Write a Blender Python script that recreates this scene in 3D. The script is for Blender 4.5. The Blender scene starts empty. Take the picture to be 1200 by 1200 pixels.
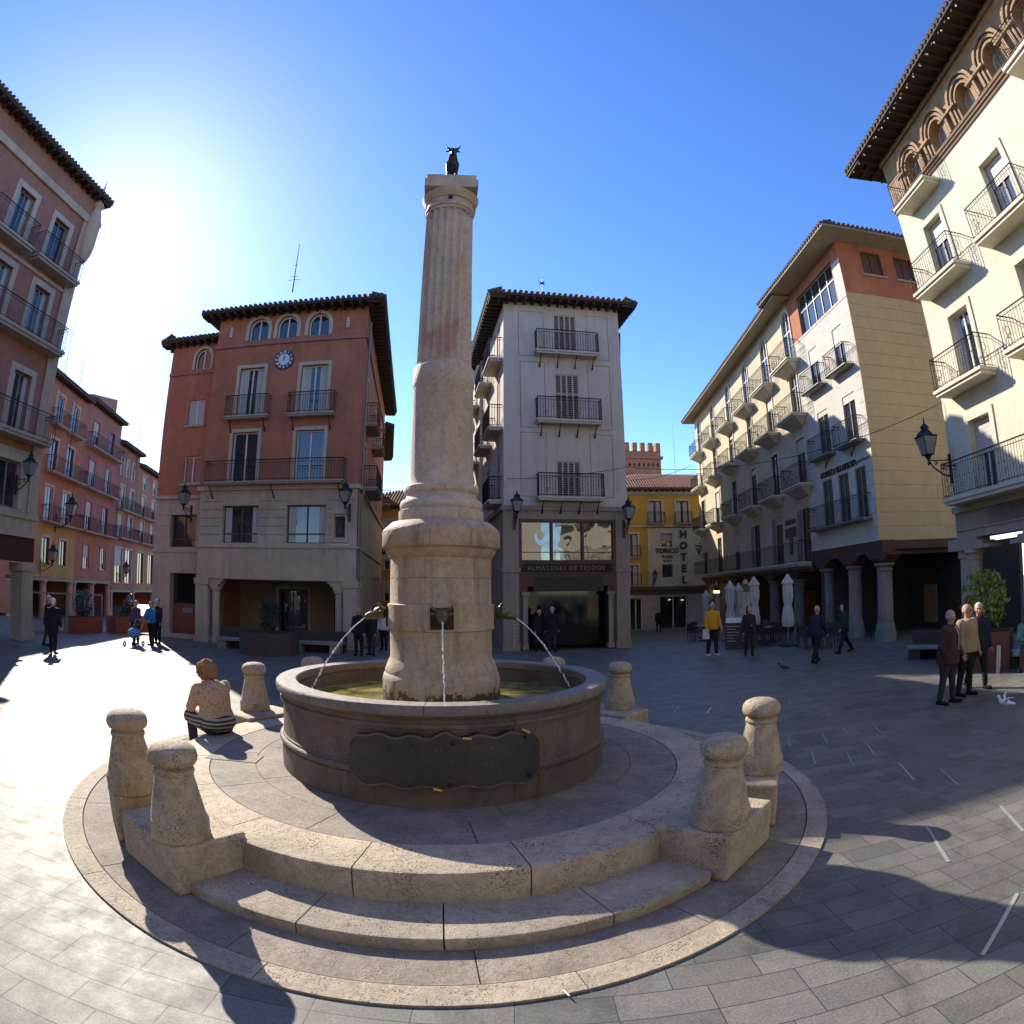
import bpy, bmesh, math, random
from math import sin, cos, pi, radians, hypot, atan2, sqrt
from mathutils import Vector, Matrix
R = random.Random(7)
SC = bpy.context.scene
COL = SC.collection
SUN_AZ, SUN_EL = -40.5, 31.6

# ------------------------------------------------------------------ materials
def nmat(name):
    m = bpy.data.materials.new(name); m.use_nodes = True
    nt = m.node_tree; nt.nodes.clear()
    o = nt.nodes.new('ShaderNodeOutputMaterial'); b = nt.nodes.new('ShaderNodeBsdfPrincipled')
    nt.links.new(b.outputs[0], o.inputs[0])
    return m, nt, b
def N(nt, typ, inp=None, **kw):
    n = nt.nodes.new(typ)
    for k, v in kw.items(): setattr(n, k, v)
    for k, v in (inp or {}).items():
        if hasattr(v, 'is_output'): nt.links.new(v, n.inputs[k])
        else: n.inputs[k].default_value = v
    return n
def rgba(c): return (c[0], c[1], c[2], 1)
def coords(nt, kind='Object'):
    return nt.nodes.new('ShaderNodeTexCoord').outputs[kind]
def ramp(nt, fac, stops):
    r = N(nt, 'ShaderNodeValToRGB', {0: fac}); e = r.color_ramp.elements
    while len(e) < len(stops): e.new(0.5)
    for i, (p, c) in enumerate(stops): e[i].position = p; e[i].color = rgba(c) if len(c) == 3 else c
    return r.outputs[0]
def mix(nt, fac, a, b, mode='MIX'):
    n = nt.nodes.new('ShaderNodeMix'); n.data_type = 'RGBA'; n.blend_type = mode
    for k, v in ((0, fac), (6, a), (7, b)):
        if hasattr(v, 'is_output'): nt.links.new(v, n.inputs[k])
        elif k == 0: n.inputs[k].default_value = v
        else: n.inputs[k].default_value = rgba(v)
    return n.outputs[2]
def bump(nt, b, h, strength=.3, dist=.01, nrm=None):
    n = N(nt, 'ShaderNodeBump', {'Strength': strength, 'Distance': dist, 'Height': h})
    if nrm is not None: nt.links.new(nrm, n.inputs['Normal'])
    nt.links.new(n.outputs[0], b.inputs['Normal']); return n.outputs[0]
def plain(name, c, rough=.6, metal=0, spec=.5, var=.12, scale=8):
    m, nt, b = nmat(name)
    no = N(nt, 'ShaderNodeTexNoise', {'Vector': coords(nt), 'Scale': scale, 'Detail': 5, 'Roughness': .6})
    col = mix(nt, no.outputs[0], tuple(x*(1-var) for x in c), tuple(min(1, x*(1+var)) for x in c))
    nt.links.new(col, b.inputs['Base Color'])
    b.inputs['Roughness'].default_value = rough; b.inputs['Metallic'].default_value = metal
    b.inputs['Specular IOR Level'].default_value = spec
    return m
def plaster(name, c, dirt=.25, rough=.9, streak=.5):
    m, nt, b = nmat(name); co = coords(nt)
    n1 = N(nt, 'ShaderNodeTexNoise', {'Vector': co, 'Scale': .6, 'Detail': 8, 'Roughness': .65})
    n2 = N(nt, 'ShaderNodeTexNoise', {'Vector': co, 'Scale': 22, 'Detail': 4, 'Roughness': .7})
    mp = N(nt, 'ShaderNodeMapping', {'Vector': co, 'Scale': (5, 5, .35)})
    n3 = N(nt, 'ShaderNodeTexNoise', {'Vector': mp.outputs[0], 'Scale': 1.0, 'Detail': 6, 'Roughness': .6})
    f1 = ramp(nt, n1.outputs[0], [(.3, (0, 0, 0)), (.75, (1, 1, 1))])
    c1 = mix(nt, f1, tuple(x*(1-dirt) for x in c), tuple(min(.9, x*(1+dirt*.3)) for x in c))
    f3 = ramp(nt, n3.outputs[0], [(.5, (1, 1, 1)), (.8, (1-streak*.5,)*3)])
    c2 = mix(nt, 1, c1, f3, 'MULTIPLY')
    f2 = ramp(nt, n2.outputs[0], [(.2, (.86,)*3), (.8, (1.0,)*3)])
    c3 = mix(nt, 1, c2, f2, 'MULTIPLY')
    n4 = N(nt, 'ShaderNodeTexNoise', {'Vector': co, 'Scale': 2.4, 'Detail': 9, 'Roughness': .75, 'Distortion': .8})
    c3 = mix(nt, 1, c3, ramp(nt, n4.outputs[0], [(.34, (.91, .905, .90)), (.5, (1,)*3), (.66, (1.03,)*3)]), 'MULTIPLY')
    nt.links.new(c3, b.inputs['Base Color']); b.inputs['Roughness'].default_value = rough
    b.inputs['Specular IOR Level'].default_value = .25
    bump(nt, b, n2.outputs[0], .25, .01)
    return m
def travertine(name, c, pits=1.0, dark=(.07, .05, .035), scale=1.0, stain=.35, rough=.75, rust=0, streak=0, algae=0):
    m, nt, b = nmat(name); co = coords(nt)
    wa = N(nt, 'ShaderNodeTexNoise', {'Vector': co, 'Scale': 3*scale, 'Detail': 3})
    mp = N(nt, 'ShaderNodeMapping', {'Vector': mix(nt, .08, co, wa.outputs[1]), 'Scale': (1, 1, 2.0)})
    v = N(nt, 'ShaderNodeTexVoronoi', {'Vector': mp.outputs[0], 'Scale': 47*scale, 'Randomness': 1.0})
    g = N(nt, 'ShaderNodeTexNoise', {'Vector': co, 'Scale': 4*scale, 'Detail': 6, 'Roughness': .75})
    th = N(nt, 'ShaderNodeMath', {0: g.outputs[0], 1: 1.25}, operation='MULTIPLY')
    th2 = N(nt, 'ShaderNodeMath', {0: th.outputs[0], 1: .40}, operation='SUBTRACT')
    lt = N(nt, 'ShaderNodeMath', {0: v.outputs['Distance'], 1: th2.outputs[0]}, operation='LESS_THAN')
    n1 = N(nt, 'ShaderNodeTexNoise', {'Vector': co, 'Scale': 1.7*scale, 'Detail': 8, 'Roughness': .65})
    n2 = N(nt, 'ShaderNodeTexNoise', {'Vector': co, 'Scale': 90*scale, 'Detail': 3, 'Roughness': .7})
    f = ramp(nt, n1.outputs[0], [(.3, (0, 0, 0)), (.7, (1, 1, 1))])
    c1 = mix(nt, f, tuple(x*(1-stain) for x in c), tuple(min(.85, x*1.12) for x in c))
    c1 = mix(nt, 1, c1, ramp(nt, n2.outputs[0], [(.25, (.8,)*3), (.75, (1.06,)*3)]), 'MULTIPLY')
    n5 = N(nt, 'ShaderNodeTexNoise', {'Vector': co, 'Scale': 13*scale, 'Detail': 6, 'Roughness': .7, 'Distortion': .8})
    c1 = mix(nt, 1, c1, ramp(nt, n5.outputs[0], [(.32, (.70, .69, .68)), (.5, (.97,)*3), (.7, (1.12,)*3)]), 'MULTIPLY')
    if streak:
        mp3 = N(nt, 'ShaderNodeMapping', {'Vector': co, 'Scale': (7, 7, .8)}); n6 = N(nt, 'ShaderNodeTexNoise', {'Vector': mp3.outputs[0], 'Scale': 1, 'Detail': 5, 'Roughness': .6})
        c1 = mix(nt, ramp(nt, n6.outputs[0], [(.52, (0, 0, 0)), (.72, (streak,)*3)]), c1, (.09, .055, .03))
        mp4 = N(nt, 'ShaderNodeMapping', {'Vector': co, 'Scale': (1.6, 1.6, 1.3), 'Location': (1, 2, .2)}); n7 = N(nt, 'ShaderNodeTexNoise', {'Vector': mp4.outputs[0], 'Scale': 1.2, 'Detail': 3})
        c1 = mix(nt, ramp(nt, n7.outputs[0], [(.5, (0, 0, 0)), (.62, (streak*.9,)*3)]), c1, (c[0]*.9, c[1]*.62, c[2]*.45))
    if algae:
        sp = N(nt, 'ShaderNodeSeparateXYZ', {0: co}); n8 = N(nt, 'ShaderNodeTexNoise', {'Vector': co, 'Scale': 5, 'Detail': 6, 'Roughness': .7})
        a1 = N(nt, 'ShaderNodeMapRange', {0: sp.outputs[2], 1: algae, 2: algae+.42, 3: .8, 4: .2}); a2 = N(nt, 'ShaderNodeMath', {0: n8.outputs[0], 1: a1.outputs[0]}, operation='LESS_THAN')
        c1 = mix(nt, N(nt, 'ShaderNodeMath', {0: a2.outputs[0], 1: .85}, operation='MULTIPLY').outputs[0], c1, (.03, .028, .012))
    if rust:
        mp2 = N(nt, 'ShaderNodeMapping', {'Vector': co, 'Scale': (2.2, 2.2, .9), 'Location': (3.1, .4, rust)})
        n4 = N(nt, 'ShaderNodeTexNoise', {'Vector': mp2.outputs[0], 'Scale': 1.1, 'Detail': 4, 'Roughness': .45})
        c1 = mix(nt, ramp(nt, n4.outputs[0], [(.54, (0, 0, 0)), (.6, (.5,)*3)]), c1, (.36, .17, .10))
    pf = N(nt, 'ShaderNodeMath', {0: lt.outputs[0], 1: .85*min(1, pits)}, operation='MULTIPLY')
    c2 = mix(nt, pf.outputs[0], c1, dark)
    nt.links.new(c2, b.inputs['Base Color']); b.inputs['Roughness'].default_value = rough
    h0 = N(nt, 'ShaderNodeMath', {0: n5.outputs[0], 1: 2.2}, operation='MULTIPLY'); h1 = N(nt, 'ShaderNodeMath', {0: n2.outputs[0], 1: h0.outputs[0]}, operation='ADD')
    h = N(nt, 'ShaderNodeMath', {0: h1.outputs[0], 1: lt.outputs[0]}, operation='SUBTRACT')
    bump(nt, b, h.outputs[0], .6, .012)
    return m
def glass(name, c=(.02, .026, .032), ior=1.9, rough=.03, wob=.04):
    m, nt, b = nmat(name)
    b.inputs['Base Color'].default_value = rgba(c); b.inputs['Roughness'].default_value = rough
    b.inputs['IOR'].default_value = ior
    if wob:
        n = N(nt, 'ShaderNodeTexNoise', {'Vector': coords(nt), 'Scale': 1.3, 'Detail': 1})
        bump(nt, b, n.outputs[0], wob, .15)
    return m
def emit(name, c, s):
    m, nt, b = nmat(name)
    b.inputs['Base Color'].default_value = rgba(c); b.inputs['Emission Color'].default_value = rgba(c)
    b.inputs['Emission Strength'].default_value = s
    return m
def fabric(name, c, c2=None, scale=40, kind='noise', rough=.9):
    m, nt, b = nmat(name); co = coords(nt)
    n = N(nt, 'ShaderNodeTexNoise', {'Vector': co, 'Scale': 60, 'Detail': 4})
    base = mix(nt, n.outputs[0], tuple(x*.75 for x in c), tuple(min(1, x*1.2) for x in c))
    if kind == 'stripe':
        w = N(nt, 'ShaderNodeTexWave', {'Vector': co, 'Scale': scale, 'Distortion': 1.2, 'Detail': 1}, bands_direction='Z')
        base = mix(nt, ramp(nt, w.outputs[0], [(.45, (0, 0, 0)), (.55, (1, 1, 1))]), base, c2)
    if kind == 'dots':
        v = N(nt, 'ShaderNodeTexVoronoi', {'Vector': co, 'Scale': scale})
        base = mix(nt, ramp(nt, v.outputs['Distance'], [(.27, (.8,)*3), (.4, (0, 0, 0))]), base, c2)
    if kind == 'check':
        mp = N(nt, 'ShaderNodeMapping', {'Vector': co, 'Scale': (1, 1, 1)})
        w1 = N(nt, 'ShaderNodeTexWave', {'Vector': mp.outputs[0], 'Scale': scale}, bands_direction='Z')
        w2 = N(nt, 'ShaderNodeTexWave', {'Vector': mp.outputs[0], 'Scale': scale}, bands_direction='X')
        base = mix(nt, N(nt, 'ShaderNodeMath', {0: w1.outputs[0], 1: w2.outputs[0]}, operation='MULTIPLY').outputs[0], base, c2)
    nt.links.new(base, b.inputs['Base Color']); b.inputs['Roughness'].default_value = rough
    b.inputs['Specular IOR Level'].default_value = .2
    bump(nt, b, n.outputs[0], .3, .004)
    return m
def brick(name, c1, c2, mortar, bw=.26, bh=.065, axis='x', rough=.9):
    m, nt, b = nmat(name); co = coords(nt)
    s = N(nt, 'ShaderNodeSeparateXYZ', {0: co})
    u = N(nt, 'ShaderNodeMath', {0: s.outputs[0], 1: s.outputs[1]}, operation='ADD')
    cb = N(nt, 'ShaderNodeCombineXYZ', {0: u.outputs[0] if axis == 'xy' else s.outputs[0 if axis == 'x' else 1], 1: s.outputs[2]})
    t = N(nt, 'ShaderNodeTexBrick', {'Vector': cb.outputs[0], 'Color1': rgba(c1), 'Color2': rgba(c2), 'Mortar': rgba(mortar), 'Scale': 1, 'Mortar Size': .008, 'Brick Width': bw, 'Row Height': bh})
    n = N(nt, 'ShaderNodeTexNoise', {'Vector': co, 'Scale': 3, 'Detail': 6})
    c = mix(nt, 1, t.outputs[0], ramp(nt, n.outputs[0], [(.3, (.75,)*3), (.7, (1.1,)*3)]), 'MULTIPLY')
    nt.links.new(c, b.inputs['Base Color']); b.inputs['Roughness'].default_value = rough
    bump(nt, b, t.outputs[1], -.4, .01)
    return m
def pavement():
    m, nt, b = nmat('paving'); co = coords(nt)
    t = N(nt, 'ShaderNodeTexBrick', {'Vector': co, 'Color1': (.0, .0, .0, 1), 'Color2': (1, 1, 1, 1), 'Mortar': (.5, .5, .5, 1), 'Scale': 1, 'Mortar Size': .0045, 'Mortar Smooth': .2, 'Brick Width': .56, 'Row Height': .25})
    t.offset = .37; t.offset_frequency = 3
    n1 = N(nt, 'ShaderNodeTexNoise', {'Vector': co, 'Scale': .35, 'Detail': 7, 'Roughness': .6})
    n2 = N(nt, 'ShaderNodeTexNoise', {'Vector': co, 'Scale': 55, 'Detail': 4, 'Roughness': .75})
    n3 = N(nt, 'ShaderNodeTexNoise', {'Vector': co, 'Scale': 3.5, 'Detail': 6, 'Roughness': .7})
    c = mix(nt, t.outputs[0], (.140, .133, .115), (.205, .194, .168))
    c = mix(nt, 1, c, ramp(nt, n1.outputs[0], [(.3, (.8, .8, .82)), (.7, (1.1, 1.1, 1.08))]), 'MULTIPLY')
    c = mix(nt, 1, c, ramp(nt, n3.outputs[0], [(.3, (.82,)*3), (.65, (1.05,)*3)]), 'MULTIPLY')
    c = mix(nt, 1, c, ramp(nt, n2.outputs[0], [(.3, (.55,)*3), (.7, (1.25,)*3)]), 'MULTIPLY')
    v = N(nt, 'ShaderNodeTexVoronoi', {'Vector': co, 'Scale': 2.3})
    n9 = N(nt, 'ShaderNodeTexNoise', {'Vector': co, 'Scale': 1.1, 'Detail': 9, 'Roughness': .75, 'Distortion': 1.2}); c = mix(nt, 1, c, ramp(nt, n9.outputs[0], [(.36, (.66, .65, .63)), (.5, (1,)*3)]), 'MULTIPLY')
    gum = N(nt, 'ShaderNodeMath', {0: v.outputs['Distance'], 1: .035}, operation='LESS_THAN')
    c = mix(nt, N(nt, 'ShaderNodeMath', {0: gum.outputs[0], 1: .5}, operation='MULTIPLY').outputs[0], c, (.07, .07, .068))
    c = mix(nt, t.outputs[1], c, (.045, .042, .04))
    nt.links.new(c, b.inputs['Base Color'])
    rr = ramp(nt, n3.outputs[0], [(.3, (.48,)*3), (.7, (.68,)*3)])
    nt.links.new(rr, b.inputs['Roughness'])
    b.inputs['Specular IOR Level'].default_value = .35
    h = N(nt, 'ShaderNodeMath', {0: n2.outputs[0], 1: t.outputs[1]}, operation='SUBTRACT')
    bump(nt, b, h.outputs[0], .35, .005)
    return m
def leafmat(name, c):
    m, nt, b = nmat(name)
    n = N(nt, 'ShaderNodeTexNoise', {'Vector': coords(nt), 'Scale': 6, 'Detail': 3})
    nt.links.new(mix(nt, n.outputs[0], tuple(x*.6 for x in c), tuple(x*1.5 for x in c)), b.inputs['Base Color'])
    b.inputs['Roughness'].default_value = .4; b.inputs['Subsurface Weight'].default_value = 0
    b.inputs['Transmission Weight'].default_value = .0
    return m
M = dict(
 pave=pavement(),
 trav=travertine('travertine', (.57, .455, .315), scale=.9), travblock=travertine('travertine_block', (.55, .425, .285), pits=1, stain=.35),
 travtop=travertine('travertine_slab', (.47, .385, .28), pits=1, stain=.3, scale=1.2),
 travfloor=travertine('worn_floor_stone', (.34, .28, .22), pits=.8, scale=1.3, stain=.45),
 column=travertine('column_stone', (.62, .51, .41), pits=.25, stain=.18, rough=.7, streak=.15),
 shaft=travertine('fluted_stone', (.62, .52, .43), pits=.12, stain=.16, rust=1.6, rough=.7),
 pedestal=travertine('pedestal_stone', (.56, .42, .30), pits=.3, stain=.3, rough=.65, streak=.55, algae=1.0),
 basin=travertine('basin_stone', (.19, .152, .12), pits=.2, stain=.55, rough=.6, streak=.9, scale=1.5),
 rim=travertine('basin_rim_stone', (.23, .195, .16), pits=.2, stain=.3, rough=.5),
 joint=plain('dark_joint', (.035, .03, .025), .95),
 redwall=plaster('red_render', (.49, .19, .11), .3), stonewall=plaster('pale_stone_wall', (.57, .435, .32), .25),
 ochre=plaster('ochre_wall', (.42, .27, .14)), whitewall=plaster('white_render', (.60, .52, .44), .12, streak=.35),
 whitestone=plaster('grey_pilaster_stone', (.38, .29, .23), .25), cream=plaster('cream_render', (.66, .61, .46), .12, streak=.3),
 creamtrim=plaster('cream_trim', (.68, .62, .48), .12, streak=.3), bwhite=plaster('white_panelled_render', (.62, .58, .50), .1, streak=.3),
 siding=plaster('yellow_siding', (.54, .41, .24), .1, streak=.2), yellowlong=plaster('pale_yellow_render', (.60, .52, .36), .14, streak=.35),
 hotel=plaster('hotel_yellow', (.60, .35, .07), .12), hotelwhite=plaster('hotel_cream', (.62, .53, .36), .1),
 orange=plaster('orange_render', (.62, .27, .06), .15), rowred=plaster('row_red', (.46, .21, .13)), rowpink=plaster('row_pink', (.42, .19, .16)),
 rowdeep=plaster('row_deep_red', (.38, .17, .12)), rowyellow=plaster('row_yellow', (.50, .34, .13)), leftred=plaster('left_red', (.42, .19, .14)),
 sillstone=plaster('sill_stone', (.44, .36, .28), .15), trim=plaster('light_trim', (.55, .46, .36), .1),
 brickmat=brick('brown_brick', (.36, .21, .11), (.26, .145, .07), (.34, .27, .18), axis='xy'), towerbrick=brick('tower_brick', (.42, .17, .09), (.34, .13, .07), (.32, .2, .14), .5, .12, 'x'),
 wood=plain('dark_eave_wood', (.045, .028, .018), .8, var=.3), soffit=plaster('soffit_plaster', (.36, .31, .23), .15), tile=plain('roof_tile', (.24, .11, .065), .85, var=.45, scale=14),
 tiledark=plain('old_roof_tile', (.10, .065, .05), .9, var=.45, scale=14), iron=plain('wrought_iron', (.018, .018, .02), .45, .3),
 whiteframe=plain('white_window_frame', (.62, .60, .55), .5), brownframe=plain('brown_window_frame', (.10, .05, .03), .5), greyframe=plain('grey_window_frame', (.2, .19, .17), .5),
 shutter=plain('grey_brown_shutter', (.21, .15, .12), .7), blind=plain('roller_blind', (.45, .42, .37), .6), maroon=plain('maroon_wood', (.07, .022, .018), .5),
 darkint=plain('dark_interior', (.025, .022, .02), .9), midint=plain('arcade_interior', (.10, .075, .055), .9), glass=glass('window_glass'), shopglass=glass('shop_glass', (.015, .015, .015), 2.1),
 curtain=fabric('net_curtain', (.5, .48, .44)), bronze=plain('dark_bronze', (.035, .033, .03), .35, .8), brass=plain('green_bronze', (.13, .11, .045), .5, .5),
 gold=plain('gilt_letters', (.34, .20, .08), .5, .3), black=plain('black_letters', (.02, .017, .015), .6), water=None, lampglass=glass('lamp_glass', (.22, .23, .22), 1.5, .25, 0),
 canvas=fabric('cream_canvas', (.50, .48, .44)), steel=plain('steel', (.35, .35, .35), .35, .9), whitepaint=plain('white_paint', (.75, .75, .73), .5), wire=plain('black_cable', (.02, .02, .02), .6),
 clockface=plain('clock_face', (.6, .6, .57), .4), clockring=plain('clock_ring', (.03, .035, .04), .4), ledglass=plain('pavement_glass', (.27, .30, .28), .15, var=.05),
 corten=plain('rusty_planter', (.16, .06, .03), .8, var=.25), darkbox=plain('dark_planter', (.045, .035, .03), .7), redpot=plain('red_planter', (.22, .05, .03), .7), soil=plain('soil', (.04, .03, .02), .95),
 stonebench=plaster('bench_stone', (.33, .29, .24)), bark=plain('bark', (.09, .06, .04), .9), leafbright=leafmat('laurel_leaf', (.17, .26, .05)), leafdark=leafmat('dark_leaf', (.02, .05, .02)),
 lit=emit('lit_shop_light', (1, .72, .3), 1.6), litwhite=emit('white_tube_light', (1, .95, .85), 2.5), plaque=plain('dark_plaque', (.055, .05, .045), .5, .4, var=.45, scale=9), plaqueedge=plain('plaque_edge', (.12, .095, .07), .5, .3, var=.4), plaqueletter=plain('worn_letters', (.085, .085, .07), .4, .5, var=.5), yellow=plain('yellow_tag', (.65, .42, .03), .5),
 skin=plain('skin', (.50, .27, .18), .55, var=.08), skinred=plain('ruddy_skin', (.46, .22, .15), .55, var=.1), eye=plain('dark_eye', (.03, .02, .015), .3), lip=plain('lips', (.32, .11, .09), .5))
def watermat():
    m, nt, b = nmat('fountain_water'); co = coords(nt)
    n = N(nt, 'ShaderNodeTexNoise', {'Vector': co, 'Scale': 2.2, 'Detail': 5, 'Distortion': 1.0})
    c = ramp(nt, n.outputs[0], [(.35, (.08, .08, .02)), (.5, (.22, .19, .05)), (.65, (.42, .34, .09))])
    nt.links.new(c, b.inputs['Base Color']); b.inputs['Roughness'].default_value = .06; b.inputs['IOR'].default_value = 1.33
    n2 = N(nt, 'ShaderNodeTexNoise', {'Vector': co, 'Scale': 7, 'Detail': 3, 'Distortion': .6})
    bump(nt, b, n2.outputs[0], .5, .05)
    return m
M['water'] = watermat()
def jetmat():
    m, nt, b = nmat('falling_water')
    b.inputs['Base Color'].default_value = (.95, .97, 1, 1); b.inputs['Roughness'].default_value = .12; b.inputs['IOR'].default_value = 1.33
    b.inputs['Transmission Weight'].default_value = .2
    return m
M['jet'] = jetmat()
M['arcadebeige'] = plaster('arcade_beige', (.42, .31, .21)); M['brownbox'] = plain('dark_brown_planter', (.075, .045, .035), .8, var=.3)
M['maroonpane'] = plain('brown_closed_shutter', (.10, .05, .035), .6)
M['doorglass'] = glass('door_glass', (.012, .012, .012), 1.4, .05, 0)
M['brownstone'] = plaster('brown_string_stone', (.24, .155, .10)); M['darkgreen'] = plain('dark_green_shop_wall', (.03, .038, .034), .7); M['paleglass'] = glass('pale_glass', (.30, .30, .25), 1.6, .1)
M['columngrey'] = travertine('grey_column_stone', (.30, .26, .23), pits=.2, stain=.35); M['maroonbeam'] = plaster('red_brown_beam', (.12, .07, .05)); M['displayglass'] = glass('display_glass', (.03, .03, .025), 2.4, .02, .06)

# ------------------------------------------------------------------ mesh builder
class MB:
    def __init__(s): s.v = []; s.f = []
    def add(s, vs, fs):
        k = len(s.v); s.v += [tuple(p) for p in vs]; s.f += [tuple(i+k for i in f) for f in fs]; return s
    def poly(s, pts): return s.add(pts, [tuple(range(len(pts)))])
    def hexa(s, p):  # p: 8 corners, bottom 0-3, top 4-7
        return s.add(p, [(3, 2, 1, 0), (4, 5, 6, 7), (0, 1, 5, 4), (1, 2, 6, 5), (2, 3, 7, 6), (3, 0, 4, 7)])
    def box(s, x0, x1, y0, y1, z0, z1):
        return s.hexa([(x0, y0, z0), (x1, y0, z0), (x1, y1, z0), (x0, y1, z0), (x0, y0, z1), (x1, y0, z1), (x1, y1, z1), (x0, y1, z1)])
    def prism(s, pts, z0, z1):
        n = len(pts); s.add([(p[0], p[1], z0) for p in pts]+[(p[0], p[1], z1) for p in pts],
              [tuple(range(n-1, -1, -1)), tuple(range(n, 2*n))]+[(i, (i+1) % n, n+(i+1) % n, n+i) for i in range(n)]); return s
    def tube(s, pts, r, n=8, caps=True):
        pts = [Vector(p) for p in pts]; rs = r if isinstance(r, (list, tuple)) else [r]*len(pts)
        rings = []; up = None
        for i, p in enumerate(pts):
            d = (pts[min(i+1, len(pts)-1)]-pts[max(i-1, 0)]).normalized()
            if up is None:
                up = Vector((0, 0, 1)) if abs(d.z) < .95 else Vector((1, 0, 0))
            a = d.cross(up)
            if a.length < 1e-4: a = d.cross(Vector((1, 0.1, 0)))
            a.normalize(); b = a.cross(d).normalized(); up = b
            rings.append([p+(a*cos(2*pi*k/n)+b*sin(2*pi*k/n))*rs[i] for k in range(n)])
        vs = [q for g in rings for q in g]; fs = []
        for i in range(len(pts)-1):
            for k in range(n): fs.append((i*n+k, i*n+(k+1) % n, (i+1)*n+(k+1) % n, (i+1)*n+k))
        if caps: fs += [tuple(range(n-1, -1, -1)), tuple((len(pts)-1)*n+k for k in range(n))]
        return s.add(vs, fs)
    def lathe(s, prof, c=(0, 0), n=48, a0=0, a1=360, rmod=None, closed_prof=False):
        full = abs(a1-a0) >= 360; m = n if full else n+1; vs = []
        for i in range(m):
            a = radians(a0+(a1-a0)*i/n)
            for (r, z) in prof:
                rr = r*(rmod(a, z) if rmod else 1); vs.append((c[0]+rr*cos(a), c[1]+rr*sin(a), z))
        k = len(prof); fs = []
        for i in range(n):
            j = (i+1) % m
            for q in range(k if closed_prof else k-1):
                q2 = (q+1) % k; fs.append((i*k+q, j*k+q, j*k+q2, i*k+q2))
        if not full and closed_prof: fs += [tuple(range(k-1, -1, -1)), tuple((m-1)*k+q for q in range(k))]
        return s.add(vs, fs)
    def ell(s, c, r, nu=12, nv=8, mat=None):
        vs = []; c = Vector(c)
        for j in range(1, nv):
            for i in range(nu):
                t = pi*j/nv; p = 2*pi*i/nu; q = Vector((r[0]*sin(t)*cos(p), r[1]*sin(t)*sin(p), r[2]*cos(t)))
                vs.append(c+(mat @ q if mat else q))
        q = Vector((0, 0, r[2])); q = mat @ q if mat else q; vs += [c+q, c-q]; T = len(vs)-2
        fs = [(j*nu+i, (j+1)*nu+i, (j+1)*nu+(i+1) % nu, j*nu+(i+1) % nu) for j in range(nv-2) for i in range(nu)]
        fs += [(T, i, (i+1) % nu) for i in range(nu)]+[(T+1, (nv-2)*nu+(i+1) % nu, (nv-2)*nu+i) for i in range(nu)]
        return s.add(vs, fs)
    def cap(s, a, b, ra, rb, n=10, sq=1):
        a = Vector(a); b = Vector(b); d = b-a; L = d.length; d.normalize()
        pr = [(-ra, .05*ra), (-.8*ra, .6*ra), (-.35*ra, .93*ra), (0, ra), (L, rb), (L+.35*rb, .93*rb), (L+.8*rb, .6*rb), (L+rb, .05*rb)]
        return s.tube([a+d*t for t, _ in pr], [r for _, r in pr], n)
def tag(o, label=None, cat=None, group=None, kind=None):
    if label: o['label'] = label
    if cat: o['category'] = cat
    if group: o['group'] = group
    if kind: o['kind'] = kind
    return o
def wloc(o):
    v = Vector(o.location)
    while o.parent: o = o.parent; v += Vector(o.location)
    return v
def build(mb, name, mat, parent=None, smooth=False, bevel=0, origin=None):
    L = wloc(parent) if parent else Vector(origin or (0, 0, 0))
    me = bpy.data.meshes.new(name); me.from_pydata([tuple(Vector(p)-L) for p in mb.v], [], mb.f); me.update()
    bm = bmesh.new(); bm.from_mesh(me); bmesh.ops.recalc_face_normals(bm, faces=bm.faces); bm.to_mesh(me); bm.free()
    for mm in (mat if isinstance(mat, list) else [mat]): me.materials.append(mm)
    if smooth:
        me.polygons.foreach_set('use_smooth', [True]*len(me.polygons)); me.set_sharp_from_angle(angle=radians(40))
    o = bpy.data.objects.new(name, me); COL.objects.link(o)
    if parent: o.parent = parent
    elif origin: o.location = origin
    if bevel:
        b = o.modifiers.new('bevel', 'BEVEL'); b.width = bevel; b.segments = 3; b.limit_method = 'ANGLE'; b.angle_limit = radians(40)
    return o
def build_split(mb, name, mat, parent, **kw):
    par = list(range(len(mb.v)))
    def fnd(i):
        while par[i] != i: par[i] = par[par[i]]; i = par[i]
        return i
    for f in mb.f:
        for q in f[1:]: par[fnd(q)] = fnd(f[0])
    g = {}
    for f in mb.f: g.setdefault(fnd(f[0]), []).append(f)
    for fs in g.values():
        ids = sorted({i for f in fs for i in f}); mp = {i: k for k, i in enumerate(ids)}; m = MB(); m.v = [mb.v[i] for i in ids]; m.f = [tuple(mp[i] for i in f) for f in fs]
        build(m, name, mat, parent, **kw)
def empty(name, loc, label, cat, group=None):
    o = bpy.data.objects.new(name, None); COL.objects.link(o); o.location = loc; o.empty_display_size = .2
    return tag(o, label, cat, group)
def copy_tree(o, parent=None):
    c = o.copy(); COL.objects.link(c); c.parent = parent
    for ch in list(o.children): copy_tree(ch, c)
    return c

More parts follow.
